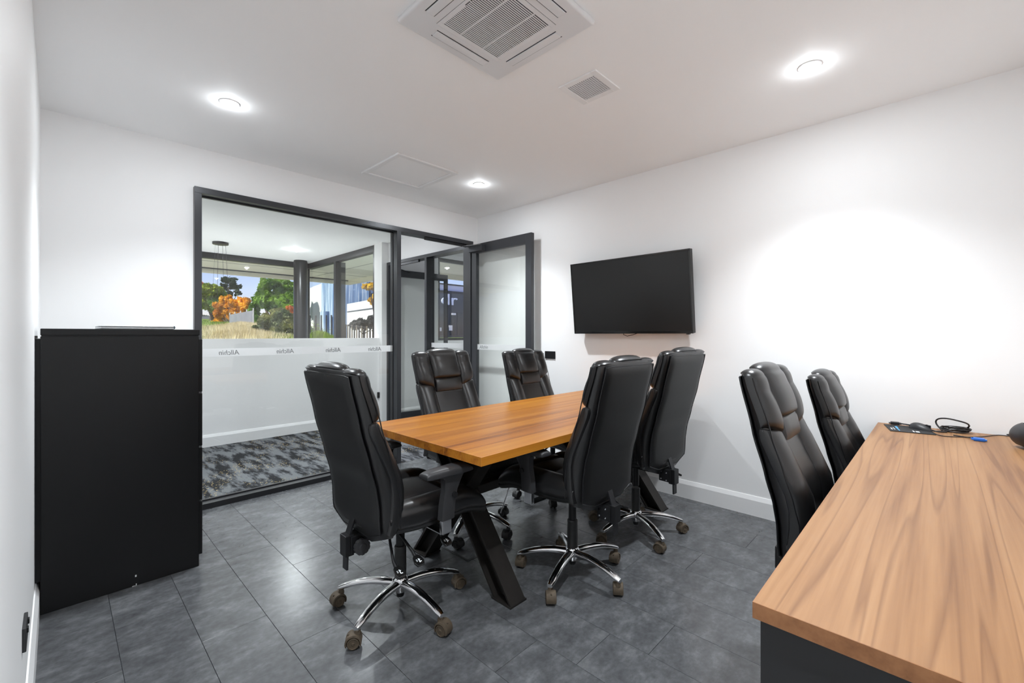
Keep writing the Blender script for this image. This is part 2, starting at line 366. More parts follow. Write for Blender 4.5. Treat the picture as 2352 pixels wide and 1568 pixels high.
# ------------------------------------------------------------------ glazed partition and door
FY0, FY1, GY = 3.93, 4.06, 4.017
wi = bx('window_1', 'alu', 0.70, 3.40, FY0, FY1, 2.355, 2.40, bev=0.001, **St('charcoal framed fixed glass partition with frosted lettered band', 'glass partition'))
bx('jamb', 'alu', 0.70, 0.745, FY0, FY1, 0, 2.355, wi, 0.001)
bx('mullion', 'alu', 2.386, 2.432, FY0, FY1, 0, 2.355, wi, 0.001)
bx('jamb', 'alu', 3.355, 3.40, FY0, FY1, 0, 2.355, wi, 0.001)
bx('sill', 'black_frame', 0.745, 2.386, FY0, FY1, 0, 0.042, wi, 0.001)
g = MB()
for a in ((0.745, 0.75, 0.04, 2.355), (2.381, 2.386, 0.04, 2.355), (0.745, 2.386, 2.345, 2.356), (0.745, 2.386, 0.041, 0.052)): g.box(a[0], a[1], GY - 0.012, GY + 0.012, a[2], a[3])
g.build('glazing_bead', 'black_frame', wi)
bx('pane', 'glass', 0.746, 2.385, GY - 0.005, GY + 0.005, 0.042, 2.355, wi)
band = bx('frosted_band', 'frosted', 0.746, 2.385, GY - 0.0075, GY - 0.0055, 1.135, 1.197, wi)
MIRX = Matrix(((-1, 0, 0, 0), (0, 0, 1, 0), (0, 1, 0, 0), (0, 0, 0, 1)))        # text plane xy -> seen from behind (mirrored), on a Y plane
for x0 in (0.867, 1.282, 1.697, 2.112):
    text_mesh('lettering', 'Allchin', 0.054, 'print_grey', band, Matrix.Translation((x0 + 0.142, GY - 0.0081, 1.1475)) @ Matrix.Scale(0.94, 4, (1, 0, 0)) @ MIRX, shear=0.16)
def leaf_frame(parent, L, z0, z1, t, st, tr, br, m='alu', gm='glass'):
    """door leaf along local +x, thickness in y"""
    bx('stile', m, 0, st, 0, t, z0, z1, parent, 0.0015); bx('stile', m, L - st, L, 0, t, z0, z1, parent, 0.0015)
    bx('top_rail', m, st, L - st, 0, t, z1 - tr, z1, parent, 0.0015); bx('bottom_rail', m, st, L - st, 0, t, z0, z0 + br, parent, 0.0015)
    bx('pane', gm, st - 0.002, L - st + 0.002, t / 2 - 0.004, t / 2 + 0.004, z0 + br - 0.002, z1 - tr + 0.002, parent)
dr = empty('door_1', (3.41, 3.92, 0), -PI / 2, **St('charcoal framed glass door standing open against the television wall', 'door'))
leaf_frame(dr, 0.93, 0.008, 2.352, 0.045, 0.08, 0.105, 0.105)
# local x runs toward -Y of the room, local -y is room -X (toward camera side)
for o in list(dr.children): o.location.y = -0.045
db = bx('frosted_band', 'frosted', 0.082, 0.848, -0.0278, -0.0262, 1.135, 1.197, dr)
text_mesh('lettering', 'Allchin', 0.054, 'print_grey', db, Matrix.Translation((0.12, -0.0284, 1.1475)) @ Matrix(((0.94, 0, 0, 0), (0, 0, 0.2, 0), (0, 1, 0, 0), (0, 0, 0, 1))), shear=0.16)
bx('door_closer', 'alu', 0.01, 0.24, -0.105, -0.045, 2.255, 2.325, dr, 0.004)
MB().tube([(0.89, -0.045, 1.02), (0.89, -0.095, 1.02), (0.80, -0.097, 1.02), (0.77, -0.097, 1.02)], 0.009, 10).build('handle', 'alu', dr, smooth=True)
bx('lock', 'bolt', 0.9295, 0.9315, -0.034, -0.012, 0.98, 1.10, dr)
bx('closer_track', 'black_plastic', 2.74, 3.31, 3.945, 3.975, 2.325, 2.355, wi, 0.002)
MB().tube([(3.24, 3.955, 2.322), (3.345, 3.74, 2.335)], 0.006, 6).build('closer_arm', 'bolt', wi)
bx('strike_plate', 'bolt', 2.4315, 2.4335, 3.97, 3.985, 1.0, 1.10, wi)

# ------------------------------------------------------------------ spaces beyond the glass
bx('floor_carpet', 'carpet', -3.1, 9.0, 3.93, 6.24, -0.06, 0.0, **St('charcoal patterned carpet with gold flecks beyond the glass', 'carpet'))
mat('bounce_tile', (0.62, 0.61, 0.59), 0.5)  # colour of an unseen floor, chosen pale to bounce light onto the ceiling
bx('floor_reception', 'bounce_tile', -3.1, 3.5, 6.24, 8.9, -0.06, 0.0, **St('unseen reception floor behind the half height wall, made pale to bounce light up', 'floor'))
bx('wall_half', 'wall', -3.1, 3.46, 6.12, 6.24, 0, 1.257, **St('white half height wall across the corridor', 'wall'))
baseboard('baseboard_half', ((-3.1, 6.12), (3.46, 6.12)), 0.14, 0.016, (0, -1), 'white skirting at the foot of the half height wall')
bx('wall_corridor_end', 'wall', -3.2, -3.1, 4.05, 8.95, 0, H, **St('white end wall of the corridor out of view at the left', 'wall'))
w = MB(); w.box(3.50, 3.60, 4.05, 4.12, 0, H); w.box(3.50, 3.60, 4.12, 6.10, 2.40, H); w.box(3.40, 3.60, 6.03, 6.26, 0, H); w.build('wall_corridor', 'wall', **St('white corridor wall above the second glass door', 'wall'))
w = MB(); w.box(3.60, 4.49, 6.10, 6.2, 0, H); w.box(4.49, 9.0, 6.10, 6.2, 0, 1.21); w.box(4.49, 9.0, 6.10, 6.2, 2.62, H); w.build('wall_entry', 'wall', **St('white wall with window seen past the second glass door', 'wall'))
bx('wall_entry_end', 'wall', 8.9, 9.0, 4.05, 6.1, 0, H, **St('white far wall of the entry lobby', 'wall'))
bx('wall_entry_side', 'wall', 3.60, 9.0, 3.97, 4.05, 0, H, **St('white side wall of the entry lobby', 'wall'))
baseboard('baseboard_entry', ((3.60, 6.10), (9.0, 6.10)), 0.14, 0.016, (0, -1), 'white skirting in the entry lobby')
# second partition, parallel to the television wall
VX0, VX1 = 3.48, 3.61
w2 = bx('window_2', 'alu', VX0, VX1, 4.12, 6.03, 2.355, 2.40, bev=0.001, **St('second charcoal glass partition across the corridor', 'glass partition'))
bx('jamb', 'alu', VX0, VX1, 5.985, 6.03, 0, 2.355, w2); bx('mullion', 'alu', VX0, VX1, 4.99, 5.035, 0, 2.355, w2); bx('jamb', 'alu', VX0, VX1, 4.12, 4.165, 0, 2.355, w2)
bx('sill', 'black_frame', VX0, VX1, 4.165, 4.99, 0, 0.042, w2)
bx('pane', 'glass', 3.562, 3.572, 4.166, 4.989, 0.042, 2.355, w2)
bx('frosted_band', 'frosted', 3.557, 3.559, 4.166, 4.989, 1.135, 1.197, w2)
bx('closer_track', 'alu', 3.49, 3.52, 5.2, 5.75, 2.322, 2.355, w2)
d2 = empty('door_2', (3.60, 5.985, 0), -0.06, **St('charcoal framed glass door standing open beyond the corridor', 'door'))
leaf_frame(d2, 0.935, 0.008, 2.30, 0.045, 0.056, 0.105, 0.105)
for o in list(d2.children): o.location.y = -0.045
MB().tube([(0.02, -0.05, 2.32), (0.22, -0.06, 2.27)], 0.006, 6).build('closer_arm', 'black_plastic', d2)
# reception windows
def winframe(name, lab, segs, panes, gm='glass'):
    o = MB().box(*segs[0]).build(name, 'black_frame', **St(lab, 'window'))
    for s in segs[1:]: bx('frame_bar', 'black_frame', *s, o)
    for p in panes: bx('pane', gm, *p, o)
    return o
winframe('window_3', 'wide dark framed reception window facing the trees', [(-3.1, 3.42, 8.85, 8.95, 2.60, 2.70), (-3.1, 3.42, 8.85, 8.95, 0, 0.08), (-3.1, -3.02, 8.85, 8.95, 0.08, 2.6), (0.2, 0.26, 8.85, 8.95, 0.08, 2.6)], [(-3.02, 0.2, 8.896, 8.904, 0.08, 2.6), (0.26, 3.42, 8.896, 8.904, 0.08, 2.6)])
winframe('window_4', 'dark framed reception window facing the blue building', [(3.42, 3.52, 6.26, 8.95, 2.60, 2.70), (3.42, 3.52, 6.26, 8.95, 0, 0.08), (3.42, 3.46, 8.91, 8.95, 0.08, 2.6), (3.42, 3.52, 6.26, 6.33, 0.08, 2.6), (3.42, 3.60, 7.66, 7.74, 0.08, 2.6)], [(3.466, 3.474, 6.33, 7.66, 0.08, 2.6), (3.466, 3.474, 7.74, 8.91, 0.08, 2.6)], 'glass_tint')
winframe('window_5', 'charcoal framed entry window facing the dark sign building', [(4.49, 8.9, 6.12, 6.18, 2.56, 2.62), (4.49, 8.9, 6.12, 6.18, 1.21, 1.25), (4.49, 4.54, 6.12, 6.18, 1.25, 2.56), (6.4, 6.46, 6.12, 6.18, 1.25, 2.56)], [(4.54, 6.4, 6.146, 6.154, 1.25, 2.56), (6.46, 8.9, 6.146, 6.154, 1.25, 2.56)])
MB().lathe([(0.118, 0), (0.118, 2.68), (0.112, 2.70)], 32, (3.18, 8.63, 0)).build('round_column', 'column', smooth=True, label='round black steel column in the corner of the reception windows', cat='column')
# soffit outside
sf = MB(); sf.box(-3.2, 5.1, 8.96, 10.75, 2.68, 2.80); sf.box(3.53, 5.1, 6.21, 8.96, 2.68, 2.80); sf.box(5.1, 9.0, 6.21, 8.0, 2.68, 2.80)
so = sf.build('roof_soffit', 'soffit', **St('cream eaves soffit outside the windows', 'soffit'))
fa = MB(); fa.box(-3.2, 5.2, 10.75, 10.85, 2.58, 2.86); fa.box(5.1, 5.2, 8.0, 10.75, 2.58, 2.86); fa.box(5.2, 9.1, 8.0, 8.1, 2.58, 2.86); fa.build('fascia', 'soffit', so)
jn = MB(); jn.box(-3.2, 5.1, 9.75, 9.76, 2.677, 2.68); jn.box(4.2, 4.21, 6.3, 10.7, 2.677, 2.68); jn.box(-3.2, 5.1, 10.70, 10.745, 2.66, 2.68); jn.build('joint_strip', 'grey_plastic', so)
# corridor socket
gp = empty('socket_plate', (3.37, 6.104, 0.35), label='small black socket plate low on the half height wall', cat='socket'); bx('plate', 'black_plastic', 0, 0.085, -0.01, 0.0155, 0, 0.085, gp, 0.002); bx('rocker', 'grey_plastic', 0.02, 0.04, -0.013, -0.01, 0.05, 0.065, gp)

# ------------------------------------------------------------------ ceiling fittings
def downlight(x, y, label, watts, group='round recessed ceiling downlights'):
    o = empty('downlight', (x, y, H), label=label, cat='downlight', group=group)
    MB().lathe([(0.052, 0.0), (0.052, -0.004), (0.047, -0.006), (0.041, -0.005), (0.041, -0.001)], 28).build('trim_ring', 'trimw', o, smooth=True)
    MB().lathe([(0.041, -0.001), (0.041, -0.003), (0.03, -0.0042)], 28).build('lens', 'lamp', o, smooth=True)
    for nm, ty, frac, z in (('downlight_beam', 'SPOT', 1.0, -0.02), ('downlight_flood', 'AREA', 0.040, -0.012), ('downlight_glow', 'POINT', 0.008, -0.024)):
        ld = bpy.data.lights.new(nm, ty); ld.energy = watts * frac; ld.color = LAMP_COL
        if ty == 'SPOT': ld.spot_size = math.radians(BEAM); ld.spot_blend = 1.0; ld.shadow_soft_size = 0.04
        elif ty == 'AREA': ld.shape = 'DISK'; ld.size = 0.085
        else: ld.shadow_soft_size = 0.02
        lo = bpy.data.objects.new(nm, ld); C.objects.link(lo); lo.location = (0, 0, z); lo.parent = o
downlight(0.72, 3.067, 'lit downlight in the ceiling above the black cabinet', DOWNLIGHT_W)
downlight(2.715, 3.06, 'lit downlight in the ceiling nearest the far corner', DOWNLIGHT_W)
downlight(2.722, 0.483, 'lit downlight in the ceiling at the upper right above the desk', DOWNLIGHT_W)
downlight(0.72, 0.483, 'lit downlight in the ceiling overhead just outside the picture', DOWNLIGHT_W)
downlight(2.705, 7.57, 'small lit downlight in the reception ceiling seen through the glass', OUTER_W * 4, 'downlights beyond the glass')
downlight(0.72, 7.57, 'lit downlight in the reception ceiling behind the partition frame', OUTER_W * 4, 'downlights beyond the glass')
downlight(2.705, 5.1, 'lit downlight in the corridor ceiling above the second door', OUTER_W, 'downlights beyond the glass')
downlight(0.72, 5.1, 'lit downlight in the corridor ceiling hidden over the partition', OUTER_W, 'downlights beyond the glass')
downlight(5.6, 5.0, 'lit downlight in the entry lobby ceiling', OUTER_W, 'downlights beyond the glass')

# cassette air conditioner
ac = empty('air_conditioner', (1.345, 1.40, H), label='white ceiling cassette air conditioner with slatted intake grille', cat='air conditioner')
R = 0.31
body = MB(); body.box(-R, R, -R, R, -0.028, 0, 0.012, 3)
body.build('panel', 'white_plastic', ac, smooth=True)
GR = 0.185
bx('intake_recess', 'dark_slot', -GR + 0.012, GR - 0.012, -GR + 0.012, GR - 0.012, -0.0288, -0.028, ac)
gf = MB()
for a in ((-GR, GR, -GR, -GR + 0.022), (-GR, GR, GR - 0.022, GR), (-GR, -GR + 0.022, -GR + 0.022, GR - 0.022), (GR - 0.022, GR, -GR + 0.022, GR - 0.022)): gf.box(a[0], a[1], a[2], a[3], -0.0312, -0.028, 0.0005, 1)
gr = gf.build('intake_grille', 'white_plastic', ac)
bx('grille_gap', 'grey_plastic', -GR - 0.0012, GR + 0.0012, -GR - 0.0012, GR + 0.0012, -0.0283, -0.0275, ac)
ns = 33; pitch = (2 * GR - 0.05) / ns
sl = bpy.data.meshes.new('slat')
m0 = MB().box(-pitch * 0.25, pitch * 0.25, -GR + 0.02, GR - 0.02, -0.0310, -0.0294); m0.bm.to_mesh(sl); m0.bm.free(); sl.materials.append(MATS['white_plastic'])
for q in range(ns):
    o = bpy.data.objects.new('slat', sl); C.objects.link(o); o.parent = gr; o.rotation_euler = (0, 0, PI / 2); o.location = (0, -GR + 0.025 + pitch * (q + 0.5), 0)
for yy in (-0.068, 0.068): bx('cross_bar', 'white_plastic', yy - 0.003, yy + 0.003, -GR + 0.02, GR - 0.02, -0.0314, -0.0292, gr)
for q in range(4):
    fm = MB(); fm.box(-0.155, 0.155, 0.222, 0.262, -0.0335, -0.0275, 0.0035, 2); fm.xf(Matrix.Rotation(q * PI / 2, 4, 'Z')); f_ = fm.build('louvre_flap', 'white_plastic', ac, smooth=True)
    for yy in (0.2175, 0.2625):
        sm = MB(); sm.box(-0.158, 0.158, yy, yy + 0.004, -0.0287, -0.0279); sm.xf(Matrix.Rotation(q * PI / 2, 4, 'Z')); sm.build('vent_slot', 'dark_slot' if q in (2, 3) else 'grey_plastic', f_)  # slots on two sides get a darker colour to stand for their shade
lg = MB()
for q in range(6): lg.box(-0.172, -0.166, -0.02 + q * 0.005, -0.0165 + q * 0.005, -0.0316, -0.0311)
lg.box(-0.173, -0.165, -0.032, -0.026, -0.0316, -0.0311); lg.build('badge', 'grey_plastic', gr)

# exhaust vent
ev = empty('ceiling_vent', (2.088, 1.418, H), label='small square white eggcrate vent in the ceiling', cat='vent')
vf = MB(); VR, VI = 0.124, 0.088
for a in ((-VR, VR, -VR, -VI), (-VR, VR, VI, VR), (-VR, -VI, -VI, VI), (VI, VR, -VI, VI)): vf.box(a[0], a[1], a[2], a[3], -0.009, 0, 0.002, 1)
vf.build('frame', 'trimw', ev); bx('recess', 'dark_slot', -VI, VI, -VI, VI, -0.0015, 0, ev)
eg = MB()
for q in range(15):
    t = -VI + 2 * VI * q / 14
    eg.box(t - 0.0026, t + 0.0026, -VI, VI, -0.007, -0.0052); eg.box(-VI, VI, t - 0.0026, t + 0.0026, -0.0069, -0.0051)
eg.build('egg_crate', 'white_plastic', ev)

# access hatch
hx0, hx1, hy0, hy1 = 1.808, 2.40, 2.964, 3.555
ah = empty('access_hatch', (hx0, hy0, H), label='square ceiling access hatch with a raised white frame', cat='hatch')
hf = MB()
HW = hx1 - hx0; HD = hy1 - hy0
for a in ((0, HW, 0, 0.045), (0, HW, HD - 0.045, HD), (0, 0.045, 0.045, HD - 0.045), (HW - 0.045, HW, 0.045, HD - 0.045)): hf.box(a[0], a[1], a[2], a[3], -0.016, 0, 0.006, 2)
hf.build('frame', 'trimw', ah); bx('panel', 'ceil', 0.045, HW - 0.045, 0.045, HD - 0.045, -0.004, 0, ah)

# pendant beyond the glass
pe = empty('pendant_light', (1.71, 7.79, H), label='dark round ceiling canopy with thin pendant wires beyond the glass', cat='pendant light')
MB().lathe([(0.105, 0), (0.105, -0.03), (0.10, -0.034)], 36).build('canopy', 'black_frame', pe, smooth=True)
for q in range(8):
    a = q * PI / 4 + 0.2
    MB().tube([(0.07 * math.cos(a), 0.07 * math.sin(a), -0.033), (0.12 * math.cos(a), 0.12 * math.sin(a), -1.0)], 0.0012, 5).build('wire', 'grey_plastic', pe)

# ------------------------------------------------------------------ television
tv = empty('television', (3.41, 1.918, 1.315), label='black flat screen television tilted forward on the right wall', cat='television')
tv.rotation_euler = (0, math.radians(-6), 0)
TW, TH = 0.56, 0.65
bx('body', 'black_plastic', 0.0, 0.045, -TW, TW, 0, TH, tv, 0.004)
bz = MB()
for a in ((-TW, TW, 0, 0.022), (-TW, TW, TH - 0.012, TH), (-TW, -TW + 0.013, 0.022, TH - 0.012), (TW - 0.013, TW, 0.022, TH - 0.012)): bz.box(-0.006, 0.002, a[0], a[1], a[2], a[3], 0.0015, 1)
bz.build('bezel', 'gloss_black', tv)
bx('screen', 'screen', -0.002, 0.001, -TW + 0.012, TW - 0.012, 0.02, TH - 0.011, tv)
bx('sensor', 'gloss_black', -0.004, 0.02, -TW + 0.03, -TW + 0.055, -0.008, 0.002, tv)
bx('wall_mount', 'black_frame', 0.045, 0.083, -0.22, 0.22, 0.15, 0.5, tv)
MB().tube([(0.03, 0.06, 0.03), (0.02, 0.055, -0.012), (0.018, 0.02, -0.024), (0.02, -0.03, -0.014), (0.03, -0.07, -0.001), (0.03, -0.09, 0.02)], 0.003, 8).build('cable', 'cable', tv, smooth=True)

# wall plates
sp = empty('switch_plate', (XR, 2.853, 1.099), label='black wall plate beside the open glass door', cat='wall plate')
bx('plate', 'black_plastic', -0.01, 0, -0.066, 0.066, -0.038, 0.038, sp, 0.002); bx('cover', 'black_plastic', -0.0115, -0.0095, -0.05, 0.05, -0.028, 0.028, sp, 0.0005)
po = empty('power_socket', (XL, 2.03, 0.385), label='black double power socket low on the left wall', cat='socket')
bx('plate', 'grey_plastic', 0, 0.009, -0.058, 0.058, -0.036, 0.036, po, 0.002)
for yy in (-0.03, 0.03): bx('rocker', 'black_plastic', 0.008, 0.013, yy - 0.008, yy + 0.008, 0.012, 0.026, po)

# ------------------------------------------------------------------ black filing cabinet and laptop
fc = empty('filing_cabinet', (0, 0, 0), label='tall black steel filing cabinet against the left wall', cat='cabinet')
cx0, cx1, cy0, cy1 = -0.057, 0.555, 2.998, 3.46
mat('cabinet', (0.007, 0.007, 0.0075), 0.30, spec=0.32, bump=(420, 0.22, 0.0007))
bx('body', 'cabinet', cx0, cx1, cy0, cy1, 0.0, 1.297, fc, 0.003)
bx('neck', 'cabinet', cx0 + 0.003, cx1 - 0.003, cy0 + 0.004, cy1 - 0.002, 1.29, 1.302, fc)
bx('top', 'cabinet', cx0 - 0.0, cx1 + 0.004, cy0 - 0.002, cy1, 1.301, 1.333, fc, 0.003)
bx('back_flange', 'cabinet', XL + 0.0005, cx0, cy0 + 0.03, cy1, 0.145, 1.285, fc)
for q in range(4):
    z0 = 0.06 + q * 0.307
    d_ = bx('drawer', 'cabinet', cx1, cx1 + 0.018, cy0 + 0.012, cy1 - 0.012, z0, z0 + 0.298, fc, 0.003)
    bx('handle', 'bolt', cx1 + 0.018, cx1 + 0.035, 3.17, 3.29, z0 + 0.2, z0 + 0.212, d_, 0.002)
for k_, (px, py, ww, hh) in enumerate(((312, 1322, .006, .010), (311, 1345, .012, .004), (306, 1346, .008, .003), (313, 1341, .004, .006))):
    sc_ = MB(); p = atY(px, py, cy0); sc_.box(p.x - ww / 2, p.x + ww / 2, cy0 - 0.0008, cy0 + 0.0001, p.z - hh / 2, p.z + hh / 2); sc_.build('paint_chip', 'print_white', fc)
lp = empty('laptop', (0.30, 3.18, 1.333), 0.05, label='closed silver laptop lying on top of the black cabinet', cat='laptop')
MB().box(-0.155, 0.15, -0.10, 0.11, 0.001, 0.011, 0.004, 3).build('base', 'laptop', lp, smooth=True)
MB().box(-0.155, 0.15, -0.10, 0.11, 0.0125, 0.0195, 0.003, 3).build('lid', 'laptop', lp, smooth=True)
MB().tube([(0.147, -0.098, 0.011), (0.147, 0.108, 0.011)], 0.0098, 14).build('hinge', 'laptop_dark', lp, smooth=True)

# ------------------------------------------------------------------ meeting table
TX0, TX1, TY0, TY1, TZ = 1.235, 3.445, 1.377, 2.372, 0.79
tb = empty('meeting_table', (0, 0, 0), label='long reclaimed timber meeting table on black steel cross legs', cat='table')
widths = [0.135, 0.12, 0.16, 0.13, 0.15, 0.14, 0.16]
y = TY0
for wd in widths:
    y2 = min(TY1, y + wd)
    o = MB().box(0, TX1 - TX0, 0.0002, y2 - y - 0.0002, -0.04, 0.0, 0.0012, 1).build('plank', 'table_wood', tb); o.location = (TX0, y, TZ)
    y = y2
def ibeam(p0, p1, wx=0.1, dp=0.1, tf=0.011, tw=0.009):
    p0, p1 = Vector(p0), Vector(p1); t = (p1 - p0).normalized(); xa = Vector((1, 0, 0)); na = t.cross(xa).normalized()
    m = MB()
    def bar(u0, u1, v0, v1):
        # ends cut level with the floor and the table top
        def end(p, u, v):
            q = p + xa * u + na * v; dz = (p.z - q.z); return q + t * (dz / t.z)
        m.loft([[end(p, u0, v0), end(p, u1, v0), end(p, u1, v1), end(p, u0, v1)] for p in (p0, p1)])
    bar(-wx / 2, wx / 2, -dp / 2, -dp / 2 + tf); bar(-wx / 2, wx / 2, dp / 2 - tf, dp / 2); bar(-tw / 2, tw / 2, -dp / 2 + tf, dp / 2 - tf)
    return m
for fx in (1.55, 3.13):
    for s in (-1, 1):
        foot = 1.8745 + s * 0.35; head = 1.8745 - s * 0.205
        lg_ = ibeam((fx + s * 0.0008, foot, 0.010), (fx + s * 0.0008, head, 0.742)).build('leg', 'steel', tb)
        MB().box(fx - 0.057, fx + 0.057, foot - 0.067, foot + 0.067, 0, 0.010, 0.001, 1).build('foot_plate', 'steel', lg_)
        MB().box(fx - 0.06, fx + 0.06, head - 0.09, head + 0.09, 0.742, 0.75, 0.001, 1).build('head_plate', 'steel', lg_)
MB().box(1.60, 3.08, 1.845, 1.905, 0.412, 0.462, 0.002, 1).build('stretcher', 'steel', tb)

# ------------------------------------------------------------------ desk
dk = empty('desk', (0, 0, 0), label='long wood laminate desk with black end panel at the lower right', cat='desk')
KX0, KX1, KY0, KY1, KZ = 0.967, 3.487, -0.42, 0.268, 0.77
bx('desktop', 'desk_wood', KX0 + 0.0015, KX1, KY0, KY1 - 0.0015, KZ - 0.032, KZ, dk)
e_ = MB(); e_.box(KX0, KX0 + 0.0015, KY0, KY1, KZ - 0.032, KZ - 0.0002); e_.box(KX0 + 0.0015, KX1, KY1 - 0.0015, KY1, KZ - 0.032, KZ - 0.0002); e_.build('edge_band', 'desk_edge', dk)
for xx in (0.976, 2.2, 3.44): bx('end_panel', 'desk_black', xx, xx + 0.03, KY0 + 0.02, KY1 - 0.012, 0, KZ - 0.032, dk, 0.001)
bx('modesty_panel', 'desk_black', 1.006, 3.44, -0.28, -0.262, 0.2, KZ - 0.032, dk)

# things on the desk
mp_ = empty('mouse_pad', (3.215, 0.10, KZ), 0, label='black mouse pad with small printed text on the desk', cat='mouse pad')
P1, P2, P3 = atz(2040, 973.4, KZ), atz(2045, 990, KZ), atz(2150.4, 999.5, KZ)
ux = (P3 - P2).normalized(); uy = Vector((-ux.y, ux.x, 0)) * (1 if (P1 - P2).dot(Vector((-ux.y, ux.x, 0))) > 0 else -1)
L_, D_ = (P3 - P2).length, 0.215
PM = Matrix(((ux.x, uy.x, 0, P2.x), (ux.y, uy.y, 0, P2.y), (0, 0, 1, KZ), (0, 0, 0, 1)))
mp_.matrix_world = PM if PM.determinant() > 0 else PM
mp_.location = (0, 0, 0); mp_.rotation_euler = (0, 0, 0); mp_.scale = (1, 1, 1)
MB().box(0, L_, 0, D_, 0.0005, 0.004, 0.0005, 1).xf(PM).build('mat', 'pad', mp_)
pr = MB(); pr.box(L_ * 0.07, L_ * 0.10, 0.05, 0.10, 0.004, 0.0044); pr.box(L_ * 0.14, L_ * 0.155, 0.05, 0.12, 0.004, 0.0044); pr.box(L_ * 0.54, L_ * 0.57, 0.02, 0.06, 0.004, 0.0044); pr.box(L_ * 0.60, L_ * 0.68, 0.02, 0.05, 0.004, 0.0044); pr.xf(PM).build('print', 'print_white', mp_)
pr = MB(); pr.box(L_ * 0.22, L_ * 0.25, 0.03, 0.16, 0.004, 0.0044); pr.box(L_ * 0.255, L_ * 0.275, 0.11, 0.17, 0.004, 0.0044); pr.xf(PM).build('logo_print', 'print_blue', mp_)
a_, b_ = atz(2092, 985, KZ), atz(2136, 993, KZ); mc = (a_ + b_) / 2
ms = empty('computer_mouse', (mc.x + 0.03, mc.y, KZ + 0.004), math.atan2((b_ - a_).y, (b_ - a_).x), label='black computer mouse resting on the mouse pad', cat='mouse')
def mouse(u, v):
    a = u * 2 * PI; b = v * PI / 2; r = math.cos(b); h = math.sin(b)
    X = 0.055 * r * math.cos(a); Y = 0.031 * r * math.sin(a) * (1 - 0.12 * math.cos(a)); return Vector((X, Y, 0.034 * h * (1 - 0.25 * X / 0.055)))
MB().grid(mouse, 28, 10).build('shell', 'grey_plastic', ms, smooth=True)
bx('button_split', 'black_frame', 0.018, 0.05, -0.0008, 0.0008, 0.012, 0.03, ms); MB().lathe([(0.008, -0.003), (0.008, 0.003)], 14, (0.03, 0, 0.024), 'y').build('scroll_wheel', 'black_frame', ms)

def wire(name, pts, r, m='cable', parent=None, **k):
    # smooth path through points (Catmull-Rom)
    P = [Vector(p) for p in pts]; out = []
    for i in range(len(P) - 1):
        p0, p1, p2, p3 = P[max(i - 1, 0)], P[i], P[i + 1], P[min(i + 2, len(P) - 1)]
        for t in [q / 8 for q in range(8)]:
            out.append(0.5 * ((2 * p1) + (p2 - p0) * t + (2 * p0 - 5 * p1 + 4 * p2 - p3) * t * t + (3 * p1 - p0 - 3 * p2 + p3) * t ** 3))
    out.append(P[-1]); return MB().tube(out, r, 8).build(name, m, parent, smooth=True, **k)
KT = KZ + 0.005
# monitor cable with black plug, coil bundle, loop and blue plug
vc = empty('monitor_cable', (0, 0, 0), label='coiled black monitor cable with a blue plug on the desk', cat='cable')
q0 = atz(2066, 972, KZ + 0.012)
wire('lead', [q0, atz(2085, 975, KZ + 0.02), atz(2110, 979, KZ + 0.014), atz(2128, 984, KZ + 0.008), atz(2150, 990, KT), atz(2175, 992, KT)], 0.0038, parent=vc)
def plug(center, direction, m, parent, name, flip=1):
    d = Vector((direction[0], direction[1], 0)).normalized(); n = Vector((-d.y, d.x, 0))
    M_ = Matrix(((d.x, n.x, 0, center[0]), (d.y, n.y, 0, center[1]), (0, 0, 1, center[2]), (0, 0, 0, 1)))
    b = MB(); b.box(-0.022, 0.018, -0.017, 0.017, -0.007, 0.007, 0.002, 2); b.xf(M_); o = b.build(name, m, parent)
    b = MB(); b.box(0.018, 0.026, -0.009, 0.009, -0.005, 0.005, 0.001, 1); b.xf(M_); b.build('contact_shell', 'bolt', o)
    for s in (-1, 1):
        b = MB(); b.tube([(-0.03, s * 0.0145, 0), (0.024, s * 0.0145, 0)], 0.0035, 8); b.xf(M_); b.build('thumb_screw', m, o)
    return o
pc = (q0 + atz(2045, 968, KZ + 0.012)) / 2
plug((min(pc.x, 3.44), pc.y, KZ + 0.013), (-0.1, 1), 'black_plastic', vc, 'black_plug')
c0 = atz(2195, 993, KZ)
for q in range(7):
    a = 0.10 + 0.006 * q; zz = KZ + 0.006 + 0.004 * (q % 4)
    pts = []
    for t in range(17):
        th = t / 16 * 2 * PI
        pts.append((c0.x + 0.01 * math.sin(q) + 0.028 * math.sin(th) + 0.004 * q, c0.y + 0.058 * math.cos(th) * (0.85 + 0.03 * q), zz + 0.012 * (1 + math.sin(th * 1 + q)) * 0.5))
    wire('coil_turn', pts, 0.0032, parent=vc)
tie = c0 + Vector((0.0, 0.03, 0.012)); MB().lathe([(0.018, -0.006), (0.02, 0), (0.018, 0.006)], 16, tie, 'y').build('tie', 'cable', vc, smooth=True)
wire('loop', [atX(px, py, 3.40 + 0.03 * math.sin(k_)) for k_, (px, py) in enumerate(((2164, 988), (2152, 975), (2150, 966), (2158, 961), (2176, 961), (2200, 966), (2220, 972), (2226, 978), (2220, 983), (2204, 984)))], 0.004, parent=vc)
bp = atz(2250, 1009, KZ + 0.008)
wire('blue_plug_lead', [atz(2190, 999, KT), atz(2215, 1003, KT), atz(2236, 1006, KZ + 0.008)], 0.003, parent=vc)
plug(bp, (0.05, -1), 'blue_plastic', vc, 'blue_plug')
pcb = wire('power_cable', [atz(2205, 990, KT), atz(2235, 988, KT), atz(2270, 991, KT), atz(2310, 997, KT), atz(2330, 1000, KT)], 0.004, label='thick black cable running from the coil to the speaker', cat='cable')
